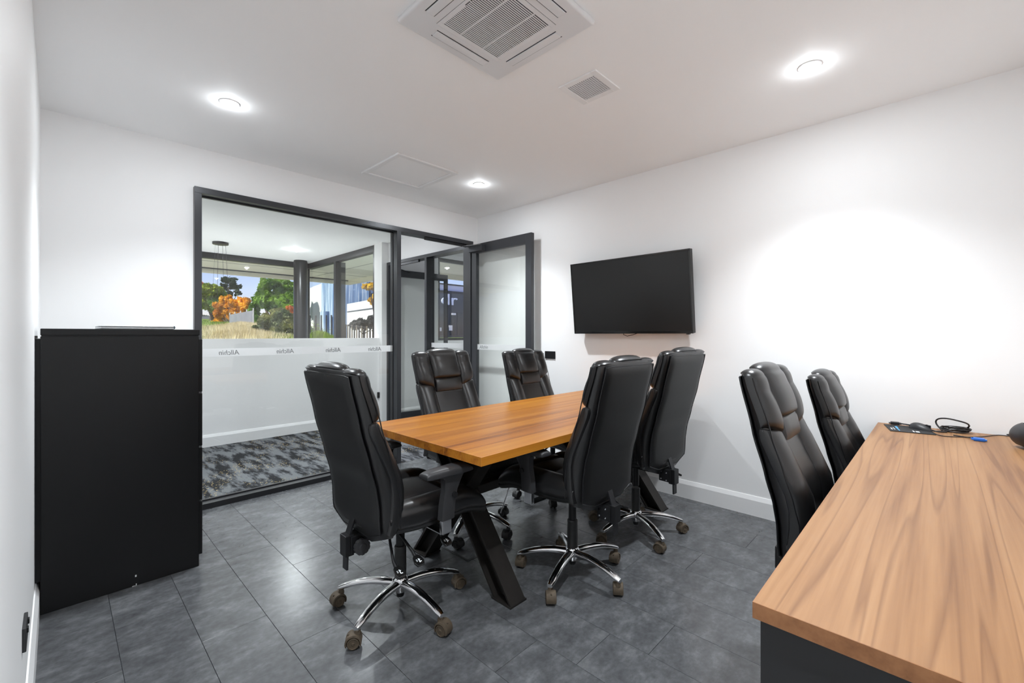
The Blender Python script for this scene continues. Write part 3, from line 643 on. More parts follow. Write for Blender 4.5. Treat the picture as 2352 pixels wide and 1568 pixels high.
wire('mouse_cable', [atz(2138, 990, KT), atz(2160, 1000, KZ + 0.003), atz(2200, 1003, KZ + 0.003), atz(2250, 1003, KZ + 0.003), atz(2290, 999, KZ + 0.003), atz(2325, 1002, KZ + 0.003)], 0.0022, label='thin black cable trailing from the mouse across the desk', cat='cable')
# rounded black speaker at the picture edge
dp_ = atz(2352, 1018, KZ)
sk = empty('desk_speaker', (3.17, -0.325, KZ), 0.35, label='rounded black fabric speaker cut off at the right edge of the desk', cat='speaker')
def spk(u, v):
    a = u * 2 * PI; t = v
    r = (math.sin(PI * min(max(t, 0.0), 1.0)) ** 0.35 if 0 < t < 1 else 0.0); h = 0.13 * t
    lean = 0.03 * t
    return Vector((0.085 * r * math.copysign(abs(math.cos(a)) ** 0.7, math.cos(a)) - lean, 0.075 * r * math.copysign(abs(math.sin(a)) ** 0.7, math.sin(a)), h))
MB().grid(spk, 36, 18).build('fabric_body', 'fabric', sk, smooth=True)
def spk2(u, v):
    p = spk(0.08 + u * 0.34, 0.12 + v * 0.8); return Vector((p.x * 1.02, p.y * 1.06 + 0.004, p.z))
MB().grid(spk2, 16, 12).build('side_shell', 'grey_plastic', sk, smooth=True)

# ------------------------------------------------------------------ office chairs
def interp(tab, z):
    if z <= tab[0][0]: return tab[0][1]
    for (a, va), (b, vb) in zip(tab, tab[1:]):
        if z <= b:
            t = (z - a) / (b - a); t = t * t * (3 - 2 * t) * 0.35 + t * 0.65; return va + (vb - va) * t
    return tab[-1][1]
REAR = [(0.46, -0.222), (0.52, -0.229), (0.594, -0.232), (0.669, -0.243), (0.767, -0.270), (0.938, -0.316), (1.14, -0.362), (1.20, -0.372)]
MIDX = [(0.46, -0.175), (0.52, -0.170), (0.62, -0.172), (0.70, -0.190), (0.80, -0.220), (0.94, -0.262), (1.14, -0.322), (1.20, -0.345)]
FRONT = [(0.46, -0.155), (0.52, -0.132), (0.60, -0.122), (0.665, -0.122), (0.72, -0.134), (0.82, -0.180), (0.92, -0.222), (1.14, -0.286), (1.2, -0.31)]
def bottom_dip(y, z):
    t = max(0.0, min(1.0, (0.66 - z) / 0.16)); a = abs(y) / 0.225; s = max(0.0, min(1.0, (1.0 - a) / 0.5)); return -0.042 * s * t
def E(t, n): return max(0.0, 1 - abs(t) ** n) ** (1.0 / n)
def cushion(fn, base, th, nu=14, nv=18, n1=3.2, n2=3.6, back=0.02):
    """puffed pad: fn(u,v) -> (y,z) with u,v in -1..1, front bulging along +x from base(z)"""
    b = MB()
    sm = lambda q: math.sin(PI / 2 * math.sin(PI / 2 * (2 * q - 1)))
    def front(p, q):
        u, v = sm(p), sm(q); y, z = fn(u, v); return Vector((base(z, y) + th * E(u, n1) * E(v, n2), y, z))
    def rear(p, q):
        u, v = sm(p), sm(q); y, z = fn(u, v); return Vector((base(z, y) - back * E(u, 6) * E(v, 6), y, z))
    b.grid(front, nu, nv); b.grid(rear, nu, nv); bmesh.ops.remove_doubles(b.bm, verts=b.bm.verts[:], dist=0.00005)
    return b
def zcushion(fn, base, th, nu=14, nv=16, n1=3.0, n2=3.4, back=0.02):
    b = MB(); sm = lambda q: math.sin(PI / 2 * math.sin(PI / 2 * (2 * q - 1)))
    def top(p, q):
        u, v = sm(p), sm(q); x, y = fn(u, v); return Vector((x, y, base(x) + th * E(u, n1) * E(v, n2)))
    def bot(p, q):
        u, v = sm(p), sm(q); x, y = fn(u, v); return Vector((x, y, base(x) - back * E(u, 5) * E(v, 5)))
    b.grid(top, nu, nv); b.grid(bot, nu, nv); bmesh.ops.remove_doubles(b.bm, verts=b.bm.verts[:], dist=0.00005); return b
def wrap_pad(yc, hw, zlow, off, puffx, ztop, rx, rz, n1, nu=20, nv=44):
    """pad running up the front of the back and folding over its top edge"""
    b = MB(); xt = interp(MIDX, ztop)
    def f(u, v):
        uu = math.sin(PI / 2 * math.sin(PI / 2 * (2 * u - 1))); z0 = zlow(uu)
        if v < 0.6:
            q = math.sin(PI / 2 * v / 0.6) if v < 0.15 else v / 0.6
            q = v / 0.6; z = z0 + (ztop - z0) * q; nx, nz = 1.0, 0.0
            out = off + puffx * math.sin(PI * min(1.0, q * 0.92 + 0.08)) ** 0.6 + (rx - off) * max(0, q - 0.75) / 0.25
            x = interp(MIDX, z)
            edge = min(1.0, q / 0.16); edge = (1 - (1 - edge) ** 2) ** 0.5
        else:
            a = (v - 0.6) / 0.4 * PI * 0.96; x, z = xt - 0.006 * math.sin(a / 2), ztop; nx, nz = math.cos(a), rz / rx * math.sin(a); out = rx; edge = 1.0
            if v > 0.97: edge = 0.8
        p = E(uu, n1) ** 0.9 * edge
        o = -0.012 + (out + 0.012) * p
        return Vector((x + nx * o, yc + hw * uu, z + nz * max(o, 0)))
    return b.grid(f, nu, nv)
MESH = {}
def cached(key, fn):
    if key not in MESH: MESH[key] = fn()
    return MESH[key]
def chair(loc, rz, arms_deg, dz, label, lever_front=False, dark_casters=False):
    t = empty('office_chair', (loc[0], loc[1], 0), rz, label=label, cat='chair', group='black leather executive office chairs')
    def part(name, key, make, m, parent=t, lift=True, smooth=True):
        if key in MESH:
            o = bpy.data.objects.new(name, MESH[key]); C.objects.link(o)
        else:
            o = make().build(name, m, None, smooth=smooth); MESH[key] = o.data
        o.parent = parent
        if lift and parent is t: o.location.z = dz
        return o
    # --- star base, casters
    hub = part('base_hub', 'hub', lambda: MB().lathe([(0.012, 0.075), (0.026, 0.078), (0.034, 0.10), (0.040, 0.125), (0.036, 0.142), (0.030, 0.148)], 28), 'chrome', lift=False)
    part('hub_cap', 'hubcap', lambda: MB().lathe([(0.017, 0.055), (0.019, 0.06), (0.019, 0.08)], 20), 'black_plastic', hub)
    def mkarm():
        b = MB(); rings = []
        for i in range(13):
            s = i / 12; x = 0.012 + 0.292 * s; zc = 0.116 + 0.012 * math.sin(PI * s * 0.9) - 0.040 * s * s; hw = 0.0235 - 0.0045 * s; hh = 0.021 - 0.008 * s
            if i == 12: hw *= 0.75; hh *= 0.8
            rings.append([Vector((x, hw * math.copysign(abs(math.cos(a)) ** 0.75, math.cos(a)), zc + hh * (math.sin(a) if math.sin(a) > 0 else 0.75 * math.sin(a)))) for a in [2 * PI * q / 16 for q in range(16)]])
        return b.loft(rings)
    def mkhood():
        b = MB(); rings = []
        for q in range(13):
            a = math.radians(-25 + q * 19)
            r0, r1 = 0.0275, 0.0335
            rings.append([Vector((-0.016 + r * math.cos(a), y_, 0.0285 + r * math.sin(a))) for r, y_ in ((r0, -0.0255), (r1, -0.023), (r1, 0.023), (r0, 0.0255))])
        b.loft(rings); b.box(-0.04, 0.006, -0.003, 0.003, 0.012, 0.058); b.lathe([(0.013, 0.05), (0.0135, 0.062), (0.0115, 0.066), (0.0115, 0.078)], 16); return b
    def mkwheel(): return MB().lathe([(0.005, -0.0095), (0.022, -0.0095), (0.0258, -0.006), (0.0266, 0.0), (0.0258, 0.006), (0.0235, 0.0105), (0.020, 0.0115), (0.0185, 0.0095), (0.007, 0.0095), (0.005, 0.0115)], 28, axis='y')
    cm = 'caster_black' if dark_casters else 'caster'
    rn = random.Random(sum(arms_deg))
    for a in arms_deg:
        ang = math.radians(a) - rz
        ar = part('base_arm', 'arm', mkarm, 'chrome', hub); ar.rotation_euler = (0, 0, ang)
        c_ = part('caster', 'hood' + cm, mkhood, cm, t, lift=False); c_.location = (0.292 * math.cos(ang), 0.292 * math.sin(ang), 0); c_.rotation_euler = (0, 0, rn.uniform(0, 6.28))
        for s in (-1, 1):
            w_ = part('wheel', 'wheel' + cm, mkwheel, cm, c_); w_.location = (-0.016, s * 0.0135, 0.0268)
            if s < 0: w_.rotation_euler = (0, 0, PI)
    part('gas_sleeve', 'sleeve', lambda: MB().lathe([(0.028, 0.14), (0.029, 0.20), (0.0275, 0.285), (0.0285, 0.29), (0.026, 0.296)], 24), 'gas', lift=False)
    part('gas_lift', 'lift', lambda: MB().lathe([(0.0205, 0.27), (0.0205, 0.40), (0.024, 0.43)], 20), 'black_plastic')
    # --- mechanism
    mech = part('tilt_mechanism', 'mech', lambda: MB().box(-0.15, 0.12, -0.085, 0.085, 0.405, 0.447, 0.006).box(-0.20, -0.10, -0.05, 0.05, 0.395, 0.43, 0.004), 'black_plastic', smooth=False)
    part('mounting_plate', 'mplate', lambda: MB().box(-0.16, 0.18, -0.16, 0.16, 0.445, 0.453), 'black_plastic', mech, smooth=False)
    brk = part('back_bracket', 'bracket', lambda: MB().box(-0.285, -0.245, -0.0275, 0.0275, 0.345, 0.435, 0.003).box(-0.262, -0.185, -0.034, -0.029, 0.355, 0.43, 0.002).box(-0.262, -0.185, 0.029, 0.034, 0.355, 0.43, 0.002).box(-0.25, -0.19, -0.03, 0.03, 0.425, 0.432), 'black_plastic', smooth=False)
    part('upright_bar', 'bar', lambda: MB().loft([[Vector((x_, y_, z_)) for x_, y_ in ((xo - 0.004, -0.019), (xo + 0.004, -0.019), (xo + 0.004, 0.019), (xo - 0.004, 0.019))] for xo, z_ in ((-0.272, 0.285), (-0.270, 0.36), (-0.262, 0.43), (-0.236, 0.50), (-0.225, 0.56))]), 'black_frame', brk, smooth=False)
    def mkknob():
        b = MB(); ring = []
        for q in range(40):
            a = 2 * PI * q / 40; ring.append((0.034 if q % 4 else 0.0315, a))
        b.loft([[Vector((-0.225 + r * math.cos(a), yy, 0.385 + r * math.sin(a))) for r, a in ring] for yy in (-0.068, -0.046)]); b.lathe([(0.010, -0.046), (0.010, -0.034)], 14, (-0.225, 0, 0.385), 'y'); b.lathe([(0.014, -0.0695), (0.017, -0.068)], 16, (-0.225, 0, 0.385), 'y'); return b
    part('adjuster_knob', 'knob', mkknob, 'grey_plastic', brk, smooth=False)
    for k_, (bx_, bz_) in enumerate(((-0.20, 0.415), (-0.20, 0.37), (-0.235, 0.41), (-0.235, 0.365))):
        o = part('bolt', 'boltL', lambda: MB().lathe([(0.0055, 0.0), (0.0045, 0.004), (0.002, 0.005)], 10, axis='y'), 'bolt', brk); o.location = (bx_, 0.034, bz_)
    # --- levers with printed paddles
    for k_, (lx0, lx1, lz, ly) in enumerate(((-0.135, -0.163, 0.325, -0.255), (-0.085, -0.07, 0.338, -0.255), (0.055, 0.072, 0.378, -0.262))):
        lv = part('lever', 'lever%d' % k_, lambda: MB().tube([(lx0, -0.09, 0.425), (lx0, -0.13, 0.42), (lx1, ly + 0.045, lz + 0.025), (lx1, ly + 0.022, lz + 0.008)], [0.006, 0.006, 0.0065, 0.0085], 10), 'black_plastic')
        def mkpad():
            b = MB(); out = [(-0.024, -0.008), (-0.016, -0.028), (0.016, -0.028), (0.024, -0.008), (0.018, 0.018), (0.009, 0.026), (-0.009, 0.026), (-0.018, 0.018)]
            tl = Matrix.Translation((lx1, ly, lz)) @ Matrix.Rotation(math.radians(28), 4, 'X')
            b.loft([[tl @ Vector((x_ * s_, y_ * s_, z_)) for x_, y_ in out] for z_, s_ in ((-0.005, 0.92), (0.0, 1.0), (0.0035, 1.0), (0.005, 0.9))]); return b
        pd = part('paddle', 'paddle%d' % k_, mkpad, 'gloss_black', lv, smooth=False)
        def mkpr():
            tl = Matrix.Translation((lx1, ly, lz)) @ Matrix.Rotation(math.radians(28), 4, 'X')
            b = MB(); b.box(-0.001, 0.003, -0.014, 0.006, 0.005, 0.0054); b.box(0.003, 0.010, -0.015 + 0.003 * k_, -0.011 + 0.003 * k_, 0.005, 0.0054); b.box(0.002, 0.007, -0.002, 0.002, 0.005, 0.0054)
            for q in range(3): b.box(-0.012, -0.006, -0.006 + q * 0.004, -0.0045 + q * 0.004, 0.005, 0.0054)
            return b.xf(tl)
        part('paddle_print', 'pprint%d' % k_, mkpr, 'print_white', pd, smooth=False)
    if lever_front:
        part('lever_rod', 'rod', lambda: MB().tube([(0.29, 0.17, 0.46), (0.31, 0.19, 0.41), (0.335, 0.225, 0.28)], 0.003, 8), 'bolt')
    # --- seat
    drop = lambda x: -0.055 * max(0.0, (x - 0.18) / 0.16) ** 2 + 0.012 * max(0.0, (-x - 0.05) / 0.2)
    st = part('seat', 'seat', lambda: zcushion(lambda u, v: (0.075 + 0.262 * v, (0.252 - 0.012 * v * v) * u), lambda x: 0.500 + drop(x), 0.058, 18, 20, 4.5, 4.0, 0.055), 'leather')
    for s in (-1, 1):
        part('seat_bolster', 'sbol%d' % s, lambda: zcushion(lambda u, v: (0.065 + 0.262 * v, s * 0.197 + 0.064 * u - s * 0.01 * v * v), lambda x: 0.525 + drop(x), 0.058, 10, 20, 2.4, 4.0, 0.05), 'leather', st)
    part('seat_front_roll', 'sroll', lambda: zcushion(lambda u, v: (0.262 + 0.078 * v, 0.168 * u), lambda x: 0.53 + drop(x), 0.048, 14, 10, 4.0, 2.6, 0.05), 'leather', st)
    part('seat_centre', 'scen', lambda: zcushion(lambda u, v: (0.02 + 0.19 * v, 0.145 * u), lambda x: 0.535 + drop(x), 0.036, 12, 12, 4, 4, 0.02), 'leather', st)
    for s in (-1, 1):
        part('stitching', 'sst%d' % s, lambda: MB().tube([(0.065 + 0.24 * v, s * (0.2555 - 0.012 * v * v), 0.528 + drop(0.065 + 0.24 * v)) for v in [q / 12 - 1 for q in range(25)]], 0.0025, 6), 'piping', st)
    # --- backrest
    def mkshell():
        b = MB(); rings = []; N = 36; zs = [0.462, 0.466, 0.475, 0.49, 0.52, 0.56, 0.60, 0.65, 0.70, 0.76, 0.83, 0.90, 0.97, 1.04, 1.10, 1.135, 1.15, 1.158, 1.162]
        for z in zs:
            k2 = min(1, (z - 0.455) / 0.03) ** 0.5 * min(1, (1.166 - z) / 0.025) ** 0.5
            r_, m_ = interp(REAR, z), interp(MIDX, z) + 0.015; c_ = (r_ + m_) / 2; hx = (m_ - r_) / 2 * (0.55 + 0.45 * k2)
            ring = []
            for q in range(N):
                a = 2 * PI * q / N; ca, sa = math.cos(a), math.sin(a)
                yy = math.copysign(abs(ca) ** 0.33, ca); xx = math.copysign(abs(sa) ** 0.55, sa)
                wd = (0.238 + 0.013 * xx) * (0.93 + 0.07 * k2)
                y_ = wd * yy; ring.append(Vector((c_ + hx * xx, y_, z + bottom_dip(y_, z))))
            rings.append(ring)
        return b.loft(rings)
    bk = part('backrest', 'shell', mkshell, 'leather')
    def rearpt(y, z, e=0.0): return Vector((interp(REAR, z) - e, y, z + bottom_dip(y, z)))
    def mkpanel():
        b = MB(); return b.grid(lambda u, v: rearpt((u - 0.5) * 0.432, 0.487 + v * 0.655, 0.0015 + 0.010 * E((u - .5) * 2, 4) * E((v - .5) * 2, 6)), 16, 26)
    part('back_panel', 'bpanel', mkpanel, 'leather_back', bk)
    def mkpiping():
        pts = [rearpt(-0.216, z, 0.001) for z in [0.487 + 0.65 * q / 24 for q in range(25)]]
        pts += [rearpt(-0.216 + 0.432 * q / 12, 1.141, 0.001) for q in range(1, 12)]
        pts += [rearpt(0.216, z, 0.001) for z in [1.137 - 0.65 * q / 24 for q in range(25)]]
        pts += [rearpt(0.216 - 0.432 * q / 16, 0.486, 0.001) for q in range(1, 17)]
        return MB().tube(pts, 0.0036, 8)
    part('piping', 'bpipe', mkpiping, 'piping', bk)
    base = lambda z, y: interp(MIDX, z)
    fr = lambda z, y: interp(FRONT, z) - 0.04
    part('lumbar_panel', 'lumb', lambda: cushion(lambda u, v: (0.150 * u, 0.70 + 0.235 * v), lambda z, y: interp(FRONT, z) - 0.05, 0.028, 10, 18, 6, 6, 0.05), 'leather', bk)
    for s in (-1, 1):
        part('side_bolster', 'sideb%d' % s, lambda: cushion(lambda u, v: (s * (0.186 + 0.068 * u * s if s > 0 else 0.186 - 0.068 * u), 0.715 + 0.235 * v), fr, 0.047, 10, 20, 2.3, 5, 0.03), 'leather', bk)
        part('head_wing', 'wing%d' % s, lambda: wrap_pad(s * 0.186, 0.068, lambda uo: 0.928 + 0.030 * uo * s, 0.016, 0.034, 1.143, 0.036, 0.028, 2.6), 'leather', bk)
        part('stitching', 'bst%d' % s, lambda: MB().tube([(interp(MIDX, z) + 0.018, s * 0.2535, z) for z in [0.50 + 0.64 * q / 30 for q in range(31)]], 0.0025, 6), 'piping', bk)
    part('bridge_panel', 'bridge', lambda: cushion(lambda u, v: (0.118 * u, 0.940 + 0.048 * v), lambda z, y: interp(MIDX, z) + 0.008, 0.032, 10, 8, 6, 4, 0.03), 'leather', bk)
    part('headrest', 'head', lambda: wrap_pad(0.0, 0.130, lambda uo: 0.972, 0.034, 0.032, 1.155, 0.042, 0.034, 2.8), 'leather', bk)
    # --- armrests
    for s in (-1, 1):
        def mkpost():
            b = MB(); rings = []
            for x0, x1, z, hy in ((0.012, 0.080, 0.495, 0.016), (0.018, 0.086, 0.56, 0.016), (0.030, 0.098, 0.62, 0.016), (0.030, 0.125, 0.67, 0.017), (0.005, 0.140, 0.695, 0.018)):
                rings.append([Vector((x_, s * 0.297 + y_, z)) for x_, y_ in ((x0, -hy), (x0 + 0.01, -hy - 0.004), (x1 - 0.01, -hy - 0.004), (x1, -hy), (x1, hy), (x1 - 0.01, hy + 0.003), (x0 + 0.01, hy + 0.003), (x0, hy))])
            return b.loft(rings)
        ar = part('armrest', 'post%d' % s, mkpost, 'grey_plastic')
        part('arm_pad', 'apad%d' % s, lambda: zcushion(lambda u, v: (0.045 + 0.118 * v, s * 0.297 + (0.040 + 0.008 * v) * u), lambda x: 0.700, 0.024, 12, 14, 4, 4, 0.012), 'grey_plastic', ar)
        part('arm_bracket', 'abrk%d' % s, lambda: MB().box(0.018, 0.070, s * 0.297 - 0.012, s * 0.297 + 0.012, 0.432, 0.52, 0.004).box(0.018, 0.070, min(s * 0.297, s * 0.12), max(s * 0.297, s * 0.12), 0.430, 0.438, 0.002), 'chrome', ar, smooth=False)
        part('arm_knob', 'aknob%d' % s, lambda: MB().lathe([(0.013, 0.0), (0.013, 0.008), (0.008, 0.011)], 14, (0.075, s * 0.317 if s > 0 else -0.328, 0.60), 'y'), 'black_plastic', ar)
    return t
chair((1.144, 1.856), 0.0, (-158, -86, -14, 58, 130), 0.0, 'black leather office chair at the near end of the timber table')
chair((1.96, 1.44), PI / 2 - 0.03, (-165, -93, -21, 51, 123), 0.015, 'black leather office chair with its back to us, nearer one beside the table', lever_front=True)
chair((2.66, 1.44), PI / 2 - 0.06, (-120, -48, 24, 96, 168), 0.042, 'black leather office chair with its back to us, farther one beside the television wall')
chair((1.95, 2.27), -PI / 2 + 0.04, (-150, -78, -6, 66, 138), 0.018, 'black leather office chair facing us across the table in front of the open doorway', dark_casters=True)
chair((2.82, 2.27), -PI / 2 + 0.02, (-140, -68, 4, 76, 148), 0.0, 'black leather office chair facing us across the table in front of the open glass door', dark_casters=True)
chair((2.08, 0.20), -PI / 2, (-160, -88, -16, 56, 128), 0.0, 'taller black leather office chair pushed under the laminate desk, nearer one')
chair((3.02, 0.15), -PI / 2, (-150, -78, -6, 66, 138), -0.078, 'lower black leather office chair pushed under the laminate desk, nearest the wall')

# ------------------------------------------------------------------ outdoors
gnd = MB(); gnd.box(-40, 70, 10.9, 90, -0.4, -0.3); gnd.box(9.2, 70, -10, 10.9, -0.4, -0.3); gnd.box(3.6, 9.2, 6.3, 10.9, -0.4, -0.3)
gnd.build('ground', 'pave', **St('paved ground outside the building', 'ground'))
# rising grassy bank, seen over the half wall
def bank_z(x, y):
    d = D1[1] * x + D1[0] * y
    c = (D1[0] * x - D1[1] * y) / max(d, 1)            # tangent of the view angle: left is negative
    return -0.35 + 1.42 * min(1, max(0, (d - 9) / 4)) + max(0, d - 13) * 0.062 + 0.05 * math.sin(x * 1.3) * math.sin(y * 0.9) - 0.25 * max(0, min(1, (c + 0.46) / 0.05))
def bankpt(u, v):
    px = 300 + u * 400; d = 11 + 31 * v; p = atd(px, HY, d); return Vector((p.x, p.y, bank_z(p.x, p.y)))
MB().grid(bankpt, 30, 30).build('grass_bank', 'grass', smooth=True, **St('grassy bank rising behind the building', 'ground'))
def blades(name, m, n, rng, px0, px1, d0, d1, h0, h1, w, lab, zoff=0.0, fn=bank_z):
    b = bmesh.new(); r = random.Random(rng)
    for _ in range(n):
        e = r.gauss(0, 0.28); px = px0 + (px1 - px0) * (0.5 + e); d = r.uniform(d0, d1) - 3 * abs(e) * r.random(); p = atd(px, HY, d); z = fn(p.x, p.y) + zoff; h = r.uniform(h0, h1) * (1 - min(0.7, abs(e))); a = r.uniform(0, PI); dx, dy = math.cos(a) * w, math.sin(a) * w
        lx, ly = r.uniform(-.3, .3) * h, r.uniform(-.3, .3) * h
        b.faces.new([b.verts.new(q) for q in ((p.x - dx, p.y - dy, z), (p.x + dx, p.y + dy, z), (p.x + lx, p.y + ly, z + h))])
    me = bpy.data.meshes.new(name); b.to_mesh(me); b.free(); me.materials.append(MATS[m]); o = bpy.data.objects.new(name, me); C.objects.link(o)
    return tag(o, lab, 'grass', kind='stuff')
blades('dry_grass', 'straw', 30000, 5, 470, 640, 13.5, 24, 0.10, 0.42, 0.012, 'long dry straw coloured grass on the bank')
blades('green_grass', 'grass', 12000, 6, 440, 700, 13, 36, 0.05, 0.18, 0.02, 'short green grass on the bank')
blades('verge_grass', 'grass', 5000, 8, 690, 775, 13, 17, 0.25, 0.5, 0.03, 'bright green verge grass below the blue building', fn=lambda x, y: 1.0)
bx('verge', 'retain', *(lambda p, q: (min(p.x, q.x), max(p.x, q.x), min(p.y, q.y), max(p.y, q.y)))(atd(690, HY, 17), atd(775, HY, 13)), -0.3, 1.0, **St('planted verge below the blue building', 'ground'))

def leafmesh(blobs, n, size, seed, density_shell=0.55):
    """leaves: small bent quads scattered through ellipsoid blobs (centre, radii)"""
    b = bmesh.new(); r = random.Random(seed); tot = sum(q[1][0] * q[1][2] for q in blobs)
    for c, rad in blobs:
        cnt = int(n * rad[0] * rad[2] / tot)
        for _ in range(cnt):
            v = Vector((r.gauss(0, 1), r.gauss(0, 1), r.gauss(0, 1))).normalized(); k4 = density_shell + (1 - density_shell) * r.random() if r.random() < 0.8 else r.random()
            p = Vector((c[0] + v.x * rad[0] * k4, c[1] + v.y * rad[1] * k4, c[2] + v.z * rad[2] * k4))
            nrm = (v + Vector((r.gauss(0, .7), r.gauss(0, .7), r.gauss(0, .7)))).normalized(); a = nrm.orthogonal().normalized(); q2 = nrm.cross(a); s = size * r.uniform(0.6, 1.3); th = r.uniform(0, 6.28)
            e1 = (a * math.cos(th) + q2 * math.sin(th)) * s; e2 = (q2 * math.cos(th) - a * math.sin(th)) * s * 0.6
            b.faces.new([b.verts.new(p - e1), b.verts.new(p + e2), b.verts.new(p + e1), b.verts.new(p - e2)])
    me = bpy.data.meshes.new('foliage'); b.to_mesh(me); b.free(); return me
def tree(name, label, d, trunk_px, base_py, blobs_px, m, n, size, seed, trunk_r, cat='tree', branches=True, shell=0.55):
    """blobs_px: (px, py, rx_px, rz_px) at distance d"""
    base = atd(trunk_px, base_py, d); t = empty(name, base, label=label, cat=cat)
    bl = []; rr = random.Random(seed)
    for (px, py, rx, rz) in blobs_px:
        p = atd(px, py, d + rr.uniform(-0.04, 0.04) * d) - base; s = d / F
        bl.append((p, (rx * s, rx * s, rz * s)))
    sub = []
    for p, rad in bl:
        sub.append((p, tuple(q * 0.72 for q in rad)))
        for _ in range(9):
            v = Vector((rr.gauss(0, 1), rr.gauss(0, 1), rr.gauss(0, 1))).normalized(); f = rr.uniform(0.22, 0.42); sub.append((p + Vector((v.x * rad[0], v.y * rad[1], v.z * rad[2])) * 0.78, tuple(q * f for q in rad)))
    me = leafmesh(sub, n, size * 0.8, seed, shell); me.materials.append(MATS[m]); o = bpy.data.objects.new('foliage', me); C.objects.link(o); o.parent = t
    top = max(bl, key=lambda q: q[0].z)[0]
    b = MB(); b.tube([(0, 0, -1.2), (0.02, 0.02, 0.2), (top.x * 0.15, top.y * 0.15, top.z * 0.4), (top.x * 0.5, top.y * 0.5, top.z * 0.8)], [trunk_r * 1.3, trunk_r, trunk_r * 0.8, trunk_r * 0.3], 8)
    if branches:
        for p, rad in bl: b.tube([(0, 0, min(0.3, p.z * 0.3)), (p.x * 0.5, p.y * 0.5, p.z * 0.6), p], [trunk_r * 0.6, trunk_r * 0.4, trunk_r * 0.12], 6)
    b.build('trunk', 'bark', t, smooth=True); return t
tree('garden_tree', 'spreading green tree on the lawn at the left of the reception window', 34, 486, 737, [(470, 672, 20, 20), (492, 664, 18, 16), (505, 684, 16, 18), (475, 700, 22, 16), (497, 703, 20, 14)], 'leaf_lime', 7000, 0.19, 11, 0.16)
tree('slender_tree', 'thin dark leaved tree top against the blue sky', 38, 520, 735, [(528, 645, 17, 13), (515, 660, 12, 10), (540, 660, 14, 9), (546, 672, 9, 8), (522, 676, 14, 12)], 'leaf_dark', 1500, 0.17, 12, 0.10, shell=0.2)
tree('autumn_tree', 'bright orange autumn tree beside the grey fence', 32, 524, 752, [(520, 690, 14, 13), (510, 706, 18, 16), (505, 724, 16, 16), (500, 740, 13, 10), (536, 700, 16, 14), (552, 697, 16, 14), (565, 702, 14, 16), (540, 720, 22, 14)], 'leaf_orange', 8000, 0.16, 13, 0.12)
tree('broad_tree', 'large dense green tree in the middle of the reception window', 30, 628, 760, [(612, 655, 20, 18), (640, 650, 28, 16), (665, 662, 26, 22), (600, 690, 24, 20), (630, 690, 30, 28), (662, 700, 26, 26), (585, 715, 16, 22), (595, 738, 16, 14), (690, 690, 24, 30)], 'leaf_green', 14000, 0.19, 14, 0.22)
tree('red_tree', 'red leaved treetop just left of the black column', 27, 672, 745, [(664, 709, 7, 7), (674, 710, 8, 7), (670, 720, 9, 10)], 'leaf_red', 700, 0.13, 15, 0.07)
tree('round_bush', 'rounded olive green bush with forked dark trunk on the bank', 17, 636, 780, [(612, 738, 26, 22), (640, 726, 26, 18), (662, 735, 22, 24), (600, 755, 18, 12), (645, 750, 26, 16), (676, 755, 14, 16)], 'leaf_olive', 9000, 0.085, 16, 0.09, 'bush')
tree('yellow_tree', 'yellow autumn branches at the right end of the reception windows', 19, 868, 790, [(848, 660, 16, 7), (862, 655, 14, 10), (856, 690, 12, 9), (872, 680, 14, 20)], 'leaf_yellow', 2600, 0.10, 17, 0.07)
tree('maroon_tree', 'dark red treetop behind the green tree at the window frame', 40, 462, 735, [(464, 662, 12, 12)], 'leaf_red', 500, 0.2, 18, 0.1)

tree('distant_hedge', 'long dark green hedge row far behind the trees', 46, 560, 750, [(440 + q * 22, 738 - 3 * math.sin(q * 1.7), 18, 11) for q in range(13)], 'leaf_dark', 9000, 0.3, 31, 0.1, 'hedge', branches=False)
# distant fences
def seg(px0, py0, d0, px1, py1, d1): return atd(px0, py0, d0), atd(px1, py1, d1)
def fence(name, label, a, b, h, npost, m_panel, m_post, rails=True, panel=True, pr_=0.04):
    t = empty(name, a, label=label, cat='fence'); v = b - a
    if panel:
        k5 = MB(); n = Vector((-v.y, v.x, 0)).normalized() * 0.03
        for q in range(npost - 1):
            p0, p1 = v * (q / (npost - 1)), v * ((q + 1) / (npost - 1)); o = MB().loft([[p + n * s + Vector((0, 0, z)) for s, z in ((-1, 0.1), (1, 0.1), (1, h), (-1, h))] for p in (p0, p1)]).build('panel', m_panel, t)
        k5.bm.free()
    for q in range(npost):
        p = v * (q / (npost - 1)); MB().tube([p + Vector((0, 0, -0.6)), p + Vector((0, 0, h * 1.15))], pr_, 6).build('post', m_post, t)
    return t
a, b = seg(528, 752, 26, 582, 747, 22); fence('panel_fence', 'grey panel fence with tall thin posts beyond the dry grass', a, b, 0.75, 5, 'fence_grey', 'picket', pr_=0.03)
a, b = seg(543, 760, 21, 590, 757, 20); fence('picket_rail', 'low row of pale pickets in front of the grey fence', a, b, 0.2, 11, 'picket', 'picket', panel=False, pr_=0.035)
a, b = seg(455, 742, 40, 505, 740, 40); fence('timber_fence', 'dark paling fence behind the green tree', a, b, 0.6, 6, 'fence_dark', 'fence_dark')
a, b = seg(712, 768, 14.5, 772, 762, 16.5); fence('railing', 'black steel railing in front of the blue building', a, b, 0.55, 6, 'post_black', 'post_black', panel=False, pr_=0.025)
p0, p1 = atd(785, 760, 15), atd(864, 772, 11.5)
pf = empty('pool_fence', p0, label='dark picket fence at the foot of the pale building', cat='fence')
for q in range(15):
    v = (p1 - p0) * (q / 14); MB().tube([v + Vector((0, 0, -1)), v + Vector((0, 0, 0.24))], 0.022, 6).build('picket', 'retain' if q % 2 else 'post_black', pf)
